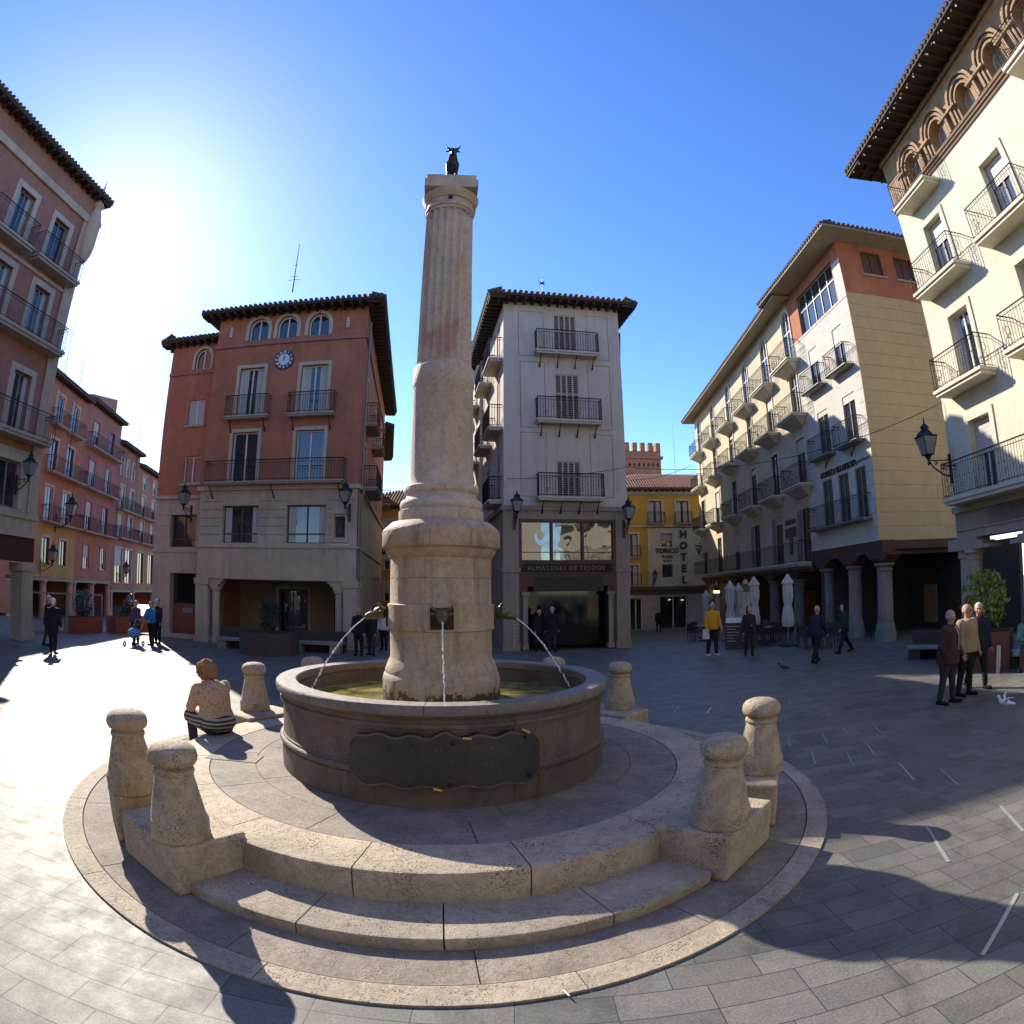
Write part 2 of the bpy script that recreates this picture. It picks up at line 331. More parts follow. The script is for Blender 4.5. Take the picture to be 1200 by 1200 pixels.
class Fr:   # facade frame: u along the wall from a to b, n outwards, z up
    def __init__(s, a, b, view=(0, 0)):
        s.a = Vector((a[0], a[1])); s.b = Vector((b[0], b[1])); s.L = (s.b-s.a).length; s.u = (s.b-s.a)/s.L
        s.n = Vector((s.u.y, -s.u.x))
        if (Vector(view)-s.a).dot(s.n) < 0: s.n = -s.n
    def p(s, u, n, z): q = s.a+s.u*u+s.n*n; return (q.x, q.y, z)
    def box(s, mb, u0, u1, n0, n1, z0, z1):
        return mb.hexa([s.p(u0, n0, z0), s.p(u1, n0, z0), s.p(u1, n1, z0), s.p(u0, n1, z0), s.p(u0, n0, z1), s.p(u1, n0, z1), s.p(u1, n1, z1), s.p(u0, n1, z1)])
    def off(s, d):
        q = Fr(s.a+s.n*d, s.b+s.n*d); q.n = s.n; return q
def arcpts(ua, ub, zb, n=12):
    r = (ub-ua)/2; c = (ua+ub)/2; return [(c-r*cos(pi*i/n), zb-r+r*sin(pi*i/n)) for i in range(n+1)]
def wall(mb, F, u0, u1, z0, z1, ops=(), depth=.28, n=0):
    us = sorted({u0, u1} | {x for o in ops for x in o[:2]}); zs = sorted({z0, z1} | {x for o in ops for x in o[2:4]})
    us = [x for x in us if u0 <= x <= u1]; zs = [x for x in zs if z0 <= x <= z1]
    for i in range(len(us)-1):
        for j in range(len(zs)-1):
            cu = (us[i]+us[i+1])/2; cz = (zs[j]+zs[j+1])/2
            if any(o[0] < cu < o[1] and o[2] < cz < o[3] for o in ops): continue
            mb.poly([F.p(us[i], n, zs[j]), F.p(us[i+1], n, zs[j]), F.p(us[i+1], n, zs[j+1]), F.p(us[i], n, zs[j+1])])
    for o in ops:
        ua, ub, za, zb = o[:4]; arch = len(o) > 4 and o[4]
        out = [(ua, za)]
        if arch:
            ap = arcpts(ua, ub, zb); out += ap
            for i in range(len(ap)-1):
                mb.poly([F.p(ap[i][0], n, ap[i][1]), F.p(ap[i+1][0], n, ap[i+1][1]), F.p(ap[i+1][0], n, zb), F.p(ap[i][0], n, zb)])
        else: out += [(ua, zb), (ub, zb)]
        out.append((ub, za))
        for i in range(len(out)):
            a = out[i]; b = out[(i+1) % len(out)]
            mb.poly([F.p(a[0], n, a[1]), F.p(b[0], n, b[1]), F.p(b[0], n-depth, b[1]), F.p(a[0], n-depth, a[1])])
def window(par, F, ua, ub, za, zb, arch=False, depth=.2, frame='whiteframe', pane='glass', surround=None, sw=.14, leaves=2, transom=None, sill=False, blind=0, shut=None, curtain=0, n=0, fw=.06, label=None):
    mb = MB(); d0 = n-depth; d1 = d0+.05
    def strip(x0, x1, y0, y1, a=d0, b=d1): F.box(mb, x0, x1, a, b, y0, y1)
    zt = zb-((ub-ua)/2 if arch else 0)
    strip(ua, ua+fw, za, zt); strip(ub-fw, ub, za, zt); strip(ua+fw, ub-fw, za, za+fw)
    if arch:
        po = arcpts(ua, ub, zb); pi_ = arcpts(ua+fw, ub-fw, zb-fw)
        for i in range(len(po)-1):
            q = [po[i], po[i+1], pi_[i+1], pi_[i]]
            mb.hexa([F.p(x, d0, z) for x, z in q]+[F.p(x, d1, z) for x, z in q])
    else: strip(ua+fw, ub-fw, zb-fw, zb)
    for k in range(1, leaves):
        c = ua+(ub-ua)*k/leaves; strip(c-fw*.55, c+fw*.55, za+fw, (zb-fw) if not arch else zb-fw)
    if transom: strip(ua+fw, ub-fw, za+(zb-za)*transom-.03, za+(zb-za)*transom+.03, d0+.002, d1-.004)
    w = build(mb, 'window', M[frame], par)
    if label: w['label'] = label
    g = MB(); gz = d0+.012
    if arch:
        pts = [(ua+.02, za+.02)]+arcpts(ua+.02, ub-.02, zb-.02)+[(ub-.02, za+.02)]
        k = len(pts)
        g.add([F.p(x, gz-.02, z) for x, z in pts]+[F.p(x, gz, z) for x, z in pts], [tuple(range(k)), tuple(range(k, 2*k))]+[(i, (i+1) % k, k+(i+1) % k, k+i) for i in range(k)])
    else: F.box(g, ua+.02, ub-.02, gz-.02, gz, za+.02, zb-.02)
    build(g, 'pane', M[pane], w)
    if blind:
        b = MB(); hh = (zb-za)*blind; k = max(2, int(hh/.07))
        for i in range(k): F.box(b, ua+.04, ub-.04, d1+.004, d1+.016+.006*(i % 2), zb-.02-hh*(i+1)/k, zb-.02-hh*i/k-.006)
        build(b, 'blind', M['blind'], w)
    if curtain:
        c = MB(); k = 10
        for side in (0, 1):
            for i in range(k):
                wd = (ub-ua)*curtain/k; x = ua+fw+wd*i if side == 0 else ub-fw-wd*(i+1)
                F.box(c, x, x+wd*.9, gz+.001, gz+.004+.006*(i % 2), za+fw, zt-fw)
        build(c, 'curtain', M['curtain'], w)
    if shut:
        s = MB()
        k = shut
        for i in range(k):
            x0 = ua+.02+(ub-ua-.04)*i/k; x1 = ua+.02+(ub-ua-.04)*(i+1)/k
            for q in range(2):
                y0 = za+.03+(zb-za-.06)*(.0 if q == 0 else .62); y1 = za+.03+(zb-za-.06)*(.6 if q == 0 else 1)
                nn = int((y1-y0)/.09)
                for r_ in range(nn): F.box(s, x0+.045, x1-.045, n-.05, n-.03, y0+(y1-y0)*r_/nn+.01, y0+(y1-y0)*(r_+.72)/nn)
        so = build(s, 'shutter', M['shutter'], w)
        t = MB()
        for i in range(k+1): x = ua+.02+(ub-ua-.04)*i/k; F.box(t, x-.035, x+.035, n-.06, n-.02, za, zb)
        F.box(t, ua, ub, n-.055, n-.025, za, za+.05); F.box(t, ua, ub, n-.055, n-.025, zb-.05, zb); F.box(t, ua, ub, n-.055, n-.025, za+(zb-za)*.6-.02, za+(zb-za)*.6+.03)
        build(t, 'shutter_frame', M['trim'], w)
    if surround:
        s = MB(); o0, o1 = n-.01, n+.045
        F.box(s, ua-sw, ua, o0, o1, za, zt); F.box(s, ub, ub+sw, o0, o1, za, zt)
        if arch:
            po = arcpts(ua-sw, ub+sw, zb+sw); pi_ = arcpts(ua, ub, zb)
            for i in range(len(po)-1):
                q = [po[i], po[i+1], pi_[i+1], pi_[i]]; s.hexa([F.p(x, o0, z) for x, z in q]+[F.p(x, o1, z) for x, z in q])
        else: F.box(s, ua-sw, ub+sw, o0, o1+.003, zb, zb+sw)
        build(s, 'surround', M[surround], w)
    if sill:
        s = MB(); F.box(s, ua-.12, ub+.12, n-.01, n+.1, za-.09, za); build(s, 'sill', M['sillstone'], w)
    return w
def balcony(par, F, u0, u1, z, depth=.55, h=.92, slab='sillstone', th=.14, step=.11, ornate=0, brackets=0, iron='iron', name='balcony', n=0, bow=0):
    """z = top of the slab"""
    mb = MB(); F.box(mb, u0, u1, n-.02, n+depth, z-th*.5, z); F.box(mb, u0+.06, u1-.06, n-.02, n+depth-.06, z-th, z-th*.5)
    b = build(mb, name, M[slab], par)
    r = MB(); i0, i1, dd = u0+.05, u1-.05, n+depth-.05
    def bar(a, c, w=.009): r.tube([a, c], w, 4)
    for zz, w in ((z+h, .022), (z+h-.12, .011), (z+.07, .012)):
        r.tube([F.p(i0, n, zz), F.p(i0, dd, zz), F.p(i1, dd, zz), F.p(i1, n, zz)], w, 4)
    k = max(2, int((i1-i0)/step))
    for i in range(k+1):
        x = i0+(i1-i0)*i/k; w = .018 if i in (0, k) else .009
        if bow and i not in (0, k): r.tube([F.p(x, dd, z+.07), F.p(x, dd+.09, z+h*.3), F.p(x, dd+.02, z+h*.7), F.p(x, dd, z+h)], w, 4)
        else: bar(F.p(x, dd, z), F.p(x, dd, z+h), w)
        if ornate and i % 2 == 0: r.ell(F.p(x, dd, z+h*.52), (.022, .022, .035), 5, 4)
    k2 = max(2, int(depth/step))
    for i in range(1, k2):
        y = n+(depth-.05)*i/k2
        for x in (i0, i1): bar(F.p(x, y, z), F.p(x, y, z+h))
    if ornate:
        for x in (i0, i1):
            for cz in (.3, .6):
                r.tube([F.p(x, n+depth*.5+.13*cos(t*pi/4), z+h*cz+.13*sin(t*pi/4)) for t in range(9)], .01, 4)
        for q in range(int((i1-i0)/.7)):
            cx = i0+.35+q*.7
            r.tube([F.p(cx+(.1-.008*t)*cos(t*pi/4), dd, z+h*.28+(.1-.008*t)*sin(t*pi/4)) for t in range(10)], .009, 4)
    build(r, 'railing', M[iron], b)
    if brackets:
        for i in range(brackets):
            x = u0+.25+(u1-u0-.5)*i/max(1, brackets-1); s = MB()
            s.tube([F.p(x, n+.02, z-.62), F.p(x, n+.07, z-.6), F.p(x, n+depth*.45, z-.35), F.p(x, n+depth*.85, z-th-.01)], [.03, .035, .02, .02], 5)
            s.ell(F.p(x, n+.06, z-.62), (.045, .045, .05), 6, 5)
            build(s, 'bracket', M[iron], b)
    return b
def offset_poly(P, d):
    n = len(P); A = sum(P[i][0]*P[(i+1) % n][1]-P[(i+1) % n][0]*P[i][1] for i in range(n)); sg = 1 if A > 0 else -1; out = []
    dd = d if isinstance(d, (list, tuple)) else [d]*n
    for i in range(n):
        a, b, c = Vector(P[i-1]), Vector(P[i]), Vector(P[(i+1) % n]); e1 = (b-a).normalized(); e2 = (c-b).normalized()
        n1 = Vector((e1.y, -e1.x))*sg; n2 = Vector((e2.y, -e2.x))*sg
        p1 = b+n1*dd[i-1]; p2 = b+n2*dd[i]; cr = e1.x*e2.y-e1.y*e2.x
        if abs(cr) < 1e-5: out.append(tuple(p1)); continue
        t = ((p2-p1).x*e2.y-(p2-p1).y*e2.x)/cr; q = p1+e1*t; out.append((q.x, q.y))
    return out
def roof(par, P, z, over=.9, rise=1.6, tile='tiledark', soff='wood', rafter=.45, edges=None, rows=False, drop=.0, shrink=.45, thick=.1, rows_edges=()):
    n = len(P); O = offset_poly(P, over); cx = sum(p[0] for p in P)/n; cy = sum(p[1] for p in P)/n
    I = [(p[0]+(cx-p[0])*shrink*1.6, p[1]+(cy-p[1])*shrink*1.6) for p in P]
    mb = MB(); zo = z-drop+thick+.03
    mb.add([(p[0], p[1], zo) for p in O]+[(p[0], p[1], z+rise) for p in I]+[(p[0], p[1], zo-.03) for p in O],
           [(i, (i+1) % n, n+(i+1) % n, n+i) for i in range(n)]+[tuple(range(n, 2*n))]+[(i, (i+1) % n, 2*n+(i+1) % n, 2*n+i) for i in range(n)])
    for e in (edges if edges is not None else range(n)):
        a, b = Vector(O[e]), Vector(O[(e+1) % n]); ia, ib = Vector(I[e]), Vector(I[(e+1) % n]); L = (b-a).length; k = int(L/.24); t = (b-a).normalized()
        m_in = ((ia+ib)/2-(a+b)/2).normalized()
        for i in range(k):
            q = a+t*(L*(i+.5)/k); jz = R.uniform(-.012, .012)
            ln = .55
            if e in rows_edges:
                mid = abs((i+.5)/k-.5)*2; full = ((ia+ib)/2-(a+b)/2).length; wi = (ib-ia).length/L
                ln = full*(1 if mid < wi else max(.05, (1-mid)/max(.01, 1-wi)))
            full = max(.1, ((ia+ib)/2-(a+b)/2).length); dz = (z+rise-zo)*ln/full
            p0 = Vector((q.x-m_in.x*.06, q.y-m_in.y*.06, zo+.02+jz)); p1 = Vector((q.x+m_in.x*ln, q.y+m_in.y*ln, zo+.03+dz))
            mb.tube([p0, p1], .085, 8)
    r = build(mb, 'roof', M[tile], par)
    s = MB(); zs = z
    vin = [(p[0], p[1], zs+.0) for p in offset_poly(P, -.05)]; vout = [(p[0], p[1], zs-drop) for p in O]
    s.add(vin+vout+[(a, b, c+thick) for a, b, c in vin]+[(a, b, c+thick) for a, b, c in vout],
          [(i, (i+1) % n, n+(i+1) % n, n+i) for i in range(n)]+[(2*n+i, 2*n+(i+1) % n, 3*n+(i+1) % n, 3*n+i) for i in range(n)]+[(n+i, n+(i+1) % n, 3*n+(i+1) % n, 3*n+i) for i in range(n)])
    so = build(s, 'eaves', M[soff], r)
    if rafter:
        t_ = MB()
        for e in (edges if edges is not None else range(n)):
            F = Fr(P[e], P[(e+1) % n]); A = Vector(((P[e][0]+P[(e+1) % n][0])/2-cx, (P[e][1]+P[(e+1) % n][1])/2-cy))
            if F.n.dot(A) < 0: F.n = -F.n
            k = int((F.L+2*over)/rafter)
            for i in range(k+1):
                u = -over+.1+(F.L+2*over-.2)*i/k
                w = .05
                t_.hexa([F.p(u-w, 0, zs-.16), F.p(u+w, 0, zs-.16), F.p(u+w, over*.93, zs-.11-drop), F.p(u-w, over*.93, zs-.11-drop), F.p(u-w, 0, zs-.003), F.p(u+w, 0, zs-.003), F.p(u+w, over*.93, zs-.003-drop), F.p(u-w, over*.93, zs-.003-drop)])
        build(t_, 'rafters', M['wood'] if soff == 'wood' else M['brownframe'], r)
    return r
def text_mb(s, size, F, u, n, z, depth=.03, weight=.0, align='CENTER', spacing=1.0):
    c = bpy.data.curves.new('t', 'FONT'); c.body = s; c.size = size; c.extrude = depth/2; c.offset = weight; c.align_x = align; c.resolution_u = 3; c.space_character = spacing
    o = bpy.data.objects.new('t', c); COL.objects.link(o); dg = bpy.context.evaluated_depsgraph_get(); me = bpy.data.meshes.new_from_object(o.evaluated_get(dg))
    rt = Vector((0, 0, 1)).cross(Vector((F.n.x, F.n.y, 0))); mb = MB(); base = Vector(F.p(u, n+depth/2, z)); nn = Vector((F.n.x, F.n.y, 0))
    mb.v = [tuple(base+rt*v.co.x+Vector((0, 0, v.co.y))+nn*v.co.z) for v in me.vertices]; mb.f = [tuple(p.vertices) for p in me.polygons]
    bpy.data.objects.remove(o); bpy.data.curves.remove(c); bpy.data.meshes.remove(me)
    return mb
def gz(x, y):
    return 0 if y < 24 else -.04*(min(y, 60)-24)
# ------------------------------------------------------------------ ground
mb = MB(); ys = [-300, -60, 0, 24, 60, 400]; xs = [-300, -60, 0, 60, 300]
def gz2(y): return 0 if y <= 24 else -1.44
vs = [(x, y, gz2(y)) for y in ys for x in xs]; k = len(xs)
mb.add(vs, [(j*k+i, j*k+i+1, (j+1)*k+i+1, (j+1)*k+i) for j in range(len(ys)-1) for i in range(k-1)])
tag(build(mb, 'ground', M['pave']), kind='structure')

# ------------------------------------------------------------------ fountain
C = (-.858, 7.326)
FT = empty('fountain', (C[0], C[1], 0), 'round stone fountain with a tall fluted column in the middle of the square', 'fountain')
def segs(mb, prof, edges, gap=.004, n_per=10, rref=3.3):
    for a0, a1 in edges:
        g = math.degrees(gap/rref)
        mb.lathe(prof, C, max(2, int(n_per*(a1-a0)/22)), a0+g, a1-g, closed_prof=True)
def even(n, off=0): return [(off+360*i/n, off+360*(i+1)/n) for i in range(n)]
# flush rings
mb = MB(); segs(mb, [(4.235, -.02), (4.44, -.02), (4.44, .018), (4.235, .018)], even(14, 4), .004, 12)
build(mb, 'outer_ring', M['travtop'], FT)
mb = MB(); segs(mb, [(3.0, -.02), (4.222, -.02), (4.222, .012), (3.0, .012)], even(16, 9), .004, 12)
build(mb, 'ring_paving', M['travfloor'], FT)
mb = MB(); mb.lathe([(0, .004), (4.43, .004)], C, 96); build(mb, 'ring_joint', M['joint'], FT)
# steps (between the piers)
PB = [(-121.5, -138.8), (-43, -24.5), (45.8, 63.5), (151, 133.5)]
def prof_step(r0, r1, z0, z1, b): return [(r0, z0), (r1-.01, z0), (r1, z0+.02), (r1, z1-b), (r1-b*.3, z1-b*.3), (r1-b, z1), (r0, z1)]
openings = [(-114, -51), (-16.5, 38), (71, 126), (159, 213)]
for a0, a1 in openings:
    k = 4; d = (a1-a0)/k; ed = [(a0+d*(i+(0 if i == 0 else R.uniform(-.12, .12))), 0) for i in range(k)]; ed = [(ed[i][0], ed[i+1][0] if i < k-1 else a1) for i in range(k)]
    mb = MB(); segs(mb, prof_step(3.15, 3.82, .0, .112, .02), ed, .006, 14, 3.8)
    build(mb, 'step', M['travtop'], FT, smooth=True)
mb = MB(); segs(mb, prof_step(2.79, 3.31, .0, .365, .03), even(16, -95.2-22.5), .006, 12)
build(mb, 'platform', M['trav'], FT, smooth=True)
mb = MB(); segs(mb, [(2.25, 0.2), (2.778, .2), (2.778, .362), (2.25, .362)], even(12, 12), .005, 12, 2.7)
segs(mb, [(1.7, 0.2), (2.243, .2), (2.243, .36), (1.7, .36)], even(10, 3), .005, 12, 2.2)
build(mb, 'inner_paving', M['travfloor'], FT)
mb = MB(); mb.lathe([(0, .352), (3.2, .352), (3.2, 0)], C, 96); build(mb, 'joint_bed', M['joint'], FT)
# hatch plate on the platform
mb = MB(); hx, hy = -3.25, 6.55; 
for (w, h, z, nm, mt) in ((.322, .157, .365, 'hatch_frame', 'joint'), (.312, .147, .3675, 'hatch_cover', 'travfloor')):
    mb = MB(); a = .1
    P = [(hx+cos(a)*x-sin(a)*y, hy+sin(a)*x+cos(a)*y) for x, y in ((-w, -h), (w, -h), (w, h), (-w, h))]
    mb.prism(P, .3, z); build(mb, nm, M[mt], FT)
# corner piers
for a, b in PB:
    for q, (ang, hw, zt) in enumerate(((a, .50, .42), (b, .44, .455))):
        t = radians(ang); rd = Vector((cos(t), sin(t))); tg = Vector((-sin(t), cos(t))); c = Vector(C)
        P = [c+rd*r+tg*s for r, s in ((3.2, -hw), (3.9, -hw), (3.9, hw), (3.2, hw))]
        mb = MB(); mb.prism([tuple(p) for p in P], 0.01, zt)
        build(mb, 'corner_block', M['travblock'], FT, bevel=.035)
# basin
bp = [(1.70, .36), (1.92, .36), (1.92, .64), (1.91, .645), (1.91, .66), (1.935, .668), (1.945, .69), (1.94, .715), (1.925, .73), (1.91, .735), (1.91, .755), (1.898, .765), (1.893, .80), (1.893, 1.09), (1.905, 1.095), (1.905, 1.125), (1.92, 1.13), (1.925, 1.15), (1.92, 1.17), (1.905, 1.175), (1.908, 1.20), (1.92, 1.225), (1.945, 1.24), (1.945, 1.25)]
mb = MB(); segs(mb, bp+[(1.70, 1.25)], even(9, -103), .003, 18, 1.9)
bs = build(mb, 'basin', M['basin'], FT, smooth=True)
mb = MB(); segs(mb, [(1.74, 1.25), (1.95, 1.25), (1.965, 1.262), (1.972, 1.30), (1.965, 1.34), (1.95, 1.354), (1.74, 1.354), (1.725, 1.34), (1.725, 1.26)], even(9, -88), .003, 18, 1.9)
build(mb, 'rim', M['rim'], bs, smooth=True)
mb = MB(); mb.lathe([(1.84, .4), (1.80, 1.24)], C, 64); mb.lathe([(1.75, .9), (1.75, 1.34)], C, 64); build(mb, 'inner_wall', M['pedestal'], bs, smooth=True)
mb = MB(); nr = 14
rr = [1.77*i/nr for i in range(nr+1)]
mb.lathe([(r, 1.09) for r in rr], C, 64); w = build(mb, 'water', M['water'], bs, smooth=True)
# plaque with worn raised marks
def cyl(ang, r, z): t = radians(ang); return (C[0]+r*cos(t), C[1]+r*sin(t), z)
pc = -82.6; HW = 26.5; mb = MB(); nn = 60; top = []; bot = []
for i in range(nn+1):
    f = i/nn*2-1; e = max(0, abs(f)-.86)/.14
    top.append((pc+HW*f, 1.075+.018*cos(f*pi*6)-.13*e**2+.03*math.exp(-(f/.12)**2))); bot.append((pc+HW*f, .575-.016*cos(f*pi*5)+.10*e**2))
def band(mb, r0, r1, T, B):
    k = len(T); vs = [cyl(a, r1, z) for a, z in T]+[cyl(a, r1, z) for a, z in B]+[cyl(a, r0, z) for a, z in T]+[cyl(a, r0, z) for a, z in B]
    fs = [(i, i+1, k+i+1, k+i) for i in range(k-1)]+[(2*k+i, 2*k+i+1, i+1, i) for i in range(k-1)]+[(k+i, k+i+1, 3*k+i+1, 3*k+i) for i in range(k-1)]+[(0, k, 3*k, 2*k), (k-1, 2*k-1, 4*k-1, 3*k-1)]
    mb.add(vs, fs)
band(mb, 1.86, 1.975, top, bot)
pl = build(mb, 'plaque', M['plaque'], bs, smooth=True)
mb = MB(); band(mb, 1.86, 1.985, top, [(a, z-.022) for a, z in top]); band(mb, 1.86, 1.985, [(a, z+.022) for a, z in bot], bot)
build(mb, 'border', M['plaqueedge'], pl, smooth=True)
mb = MB()
def letter(ch, a, z, sz):
    c = bpy.data.curves.new('t', 'FONT'); c.body = ch; c.size = sz; c.extrude = .004; c.align_x = 'CENTER'; c.resolution_u = 2
    o = bpy.data.objects.new('t', c); COL.objects.link(o); me = bpy.data.meshes.new_from_object(o.evaluated_get(bpy.context.evaluated_depsgraph_get()))
    t = radians(a); rd = Vector((cos(t), sin(t), 0)); tg = Vector((-sin(t), cos(t), 0)); b0 = Vector(cyl(a, 1.978, z))
    mb.add([b0+tg*v.co.x+Vector((0, 0, v.co.y))+rd*v.co.z for v in me.vertices], [tuple(p.vertices) for p in me.polygons])
    bpy.data.objects.remove(o); bpy.data.curves.remove(c)
for i, ch in enumerate('1861'): letter(ch, pc-6.6+i*1.9, 1.085 if 0 else 1.035, .085)
for i, ch in enumerate('LA'): letter(ch, pc-5.6+i*2.0, .77, .08)
for row in (.93, .78, .68):
    a = pc-16 if row > .9 else pc+1
    while a < pc+20:
        w = R.uniform(.5, 1.3)
        if R.random() < .55:
            T = [(a, row+.045), (a+w*.5, row+.045)]; band(mb, 1.97, 1.979, T, [(x, z-.05*R.uniform(.5, 1)) for x, z in T])
        a += w
build(mb, 'lettering', M['plaqueletter'], pl)
mb = MB()
for a, z in ((pc+2, 1.02), (pc+22, 1.03), (pc+23, .64), (pc+1, .62)): mb.ell(cyl(a, 1.98, z), (.022, .022, .022), 8, 6)
build_split(mb, 'stud', M['bronze'], pl, smooth=True)
for a, z, t in ((pc+5.6, 1.06, -.1), (pc+21.8, 1.085, -.5), (pc-2.2, .575, -.25)):
    mb = MB(); p0 = Vector(cyl(a-1.1, 2.0, z-t*.04)); p1 = Vector(cyl(a+1.1, 2.0, z+t*.04)); mb.tube([p0, p1], .011, 8)
    build_split(mb, 'yellow_tag', M['yellow'], pl)
# pedestal
def ringjoint(mb, r, z): mb.lathe([(r-.02, z-.004), (r+.0005, z-.002), (r+.0005, z+.002), (r-.02, z+.004)], C, 64)
pp = [(.69, 1.02), (.705, 1.05), (.705, 1.34), (.69, 1.40), (.675, 1.415), (.675, 1.45), (.655, 1.50), (.63, 1.56), (.61, 1.60), (.61, 1.915), (.613, 1.925), (.64, 1.935), (.64, 2.225), (.613, 2.235), (.608, 2.245), (.605, 2.76), (.62, 2.775), (.655, 2.83), (.665, 2.87), (.70, 2.885), (.71, 2.90), (.71, 3.07), (.70, 3.10), (.60, 3.19), (.52, 3.205)]
mb = MB(); mb.lathe(pp, C, 72); ped = build(mb, 'pedestal', M['pedestal'], FT, smooth=True)
mb = MB()
for z, r in ((1.93, .612), (2.24, .61), (2.53, .6065)): ringjoint(mb, r, z)
for z0, z1, r, offs in ((1.6, 1.92, .61, (-70, 20, 100)), (1.94, 2.22, .64, (-110, -60, 30)), (2.25, 2.75, .6075, (-100, -45)), (2.9, 3.07, .71, (-93, -55, -15, -140)), (1.06, 1.33, .705, (-98, -30))):
    for a in offs:
        t = radians(a); c = Vector(C)+Vector((cos(t), sin(t)))*r; tg = Vector((-sin(t), cos(t)))*.0014; rd = Vector((cos(t), sin(t)))*.0008
        mb.prism([tuple(c+tg-rd*6), tuple(c+tg+rd), tuple(c-tg+rd), tuple(c-tg-rd*6)], z0, z1)
build(mb, 'joints', M['joint'], ped)
# column
cp = [(.51, 3.20), (.515, 3.21), (.515, 3.33), (.485, 3.345), (.50, 3.37), (.505, 3.41), (.49, 3.45), (.455, 3.47), (.43, 3.50), (.43, 3.53), (.45, 3.55), (.458, 3.58), (.45, 3.62), (.41, 3.64), (.395, 3.68), (.39, 3.74), (.374, 4.88), (.385, 4.90), (.39, 4.92), (.387, 5.13), (.372, 5.15), (.355, 5.16)]
mb = MB(); mb.lathe(cp, C, 72); col = build(mb, 'column', M['column'], FT, smooth=True)
fl = 20
def flute(a, z):
    f = 1 if z > 7.50 or z < 5.2 else 0; t = abs(sin(a*fl/2)); return 1-.11*(t**1.3)*(1-f)
mb = MB(); zz = [5.15, 5.195, 5.205]+[5.205+(7.495-5.205)*i/12 for i in range(1, 13)]+[7.505, 7.55]
mb.lathe([(.352-.024*(z-5.15)/2.4, z) for z in zz], C, 240, rmod=flute)
build(mb, 'fluted_shaft', M['shaft'], col)
kp = [(.325, 7.54), (.345, 7.555), (.35, 7.58), (.34, 7.60), (.33, 7.61), (.33, 7.69), (.35, 7.70), (.355, 7.715), (.37, 7.735), (.395, 7.79), (.402, 7.81), (.39, 7.83)]
mb = MB(); mb.lathe(kp, C, 72)
th = atan2(C[1], C[0]); ux = Vector((sin(th), -cos(th))); uy = Vector((cos(th), sin(th)))   # square blocks face the camera side
def sq(mb, h, z0, z1):
    P = [Vector(C)+ux*a*h+uy*b*h for a, b in ((-1, -1), (1, -1), (1, 1), (-1, 1))]; mb.prism([tuple(p) for p in P], z0, z1)
build(mb, 'capital', M['column'], col, smooth=True)
mb = MB(); sq(mb, .375, 7.83, 7.97); sq(mb, .345, 7.97, 8.07); sq(mb, .395, 7.90, 7.965) if 0 else None; sq(mb, .135, 8.07, 8.19)
build(mb, 'abacus', M['shaft'], col, bevel=.008)
mb = MB(); s5 = [(.03*(1 if i % 2 == 0 else .45)*cos(pi/2+i*pi/6), .03*(1 if i % 2 == 0 else .45)*sin(pi/2+i*pi/6)) for i in range(12)]
cc = Vector(C)-uy*.338; P0 = [Vector((cc.x+ux.x*x*1.3, cc.y+ux.y*x*1.3, 7.655+z*1.3)) for x, z in s5]
mb.add(P0+[p-Vector((uy.x, uy.y, 0))*.02 for p in P0], [tuple(range(12)), tuple(range(12, 24))]+[(i, (i+1) % 12, 12+(i+1) % 12, 12+i) for i in range(12)])
build(mb, 'star_emblem', M['bronze'], col)

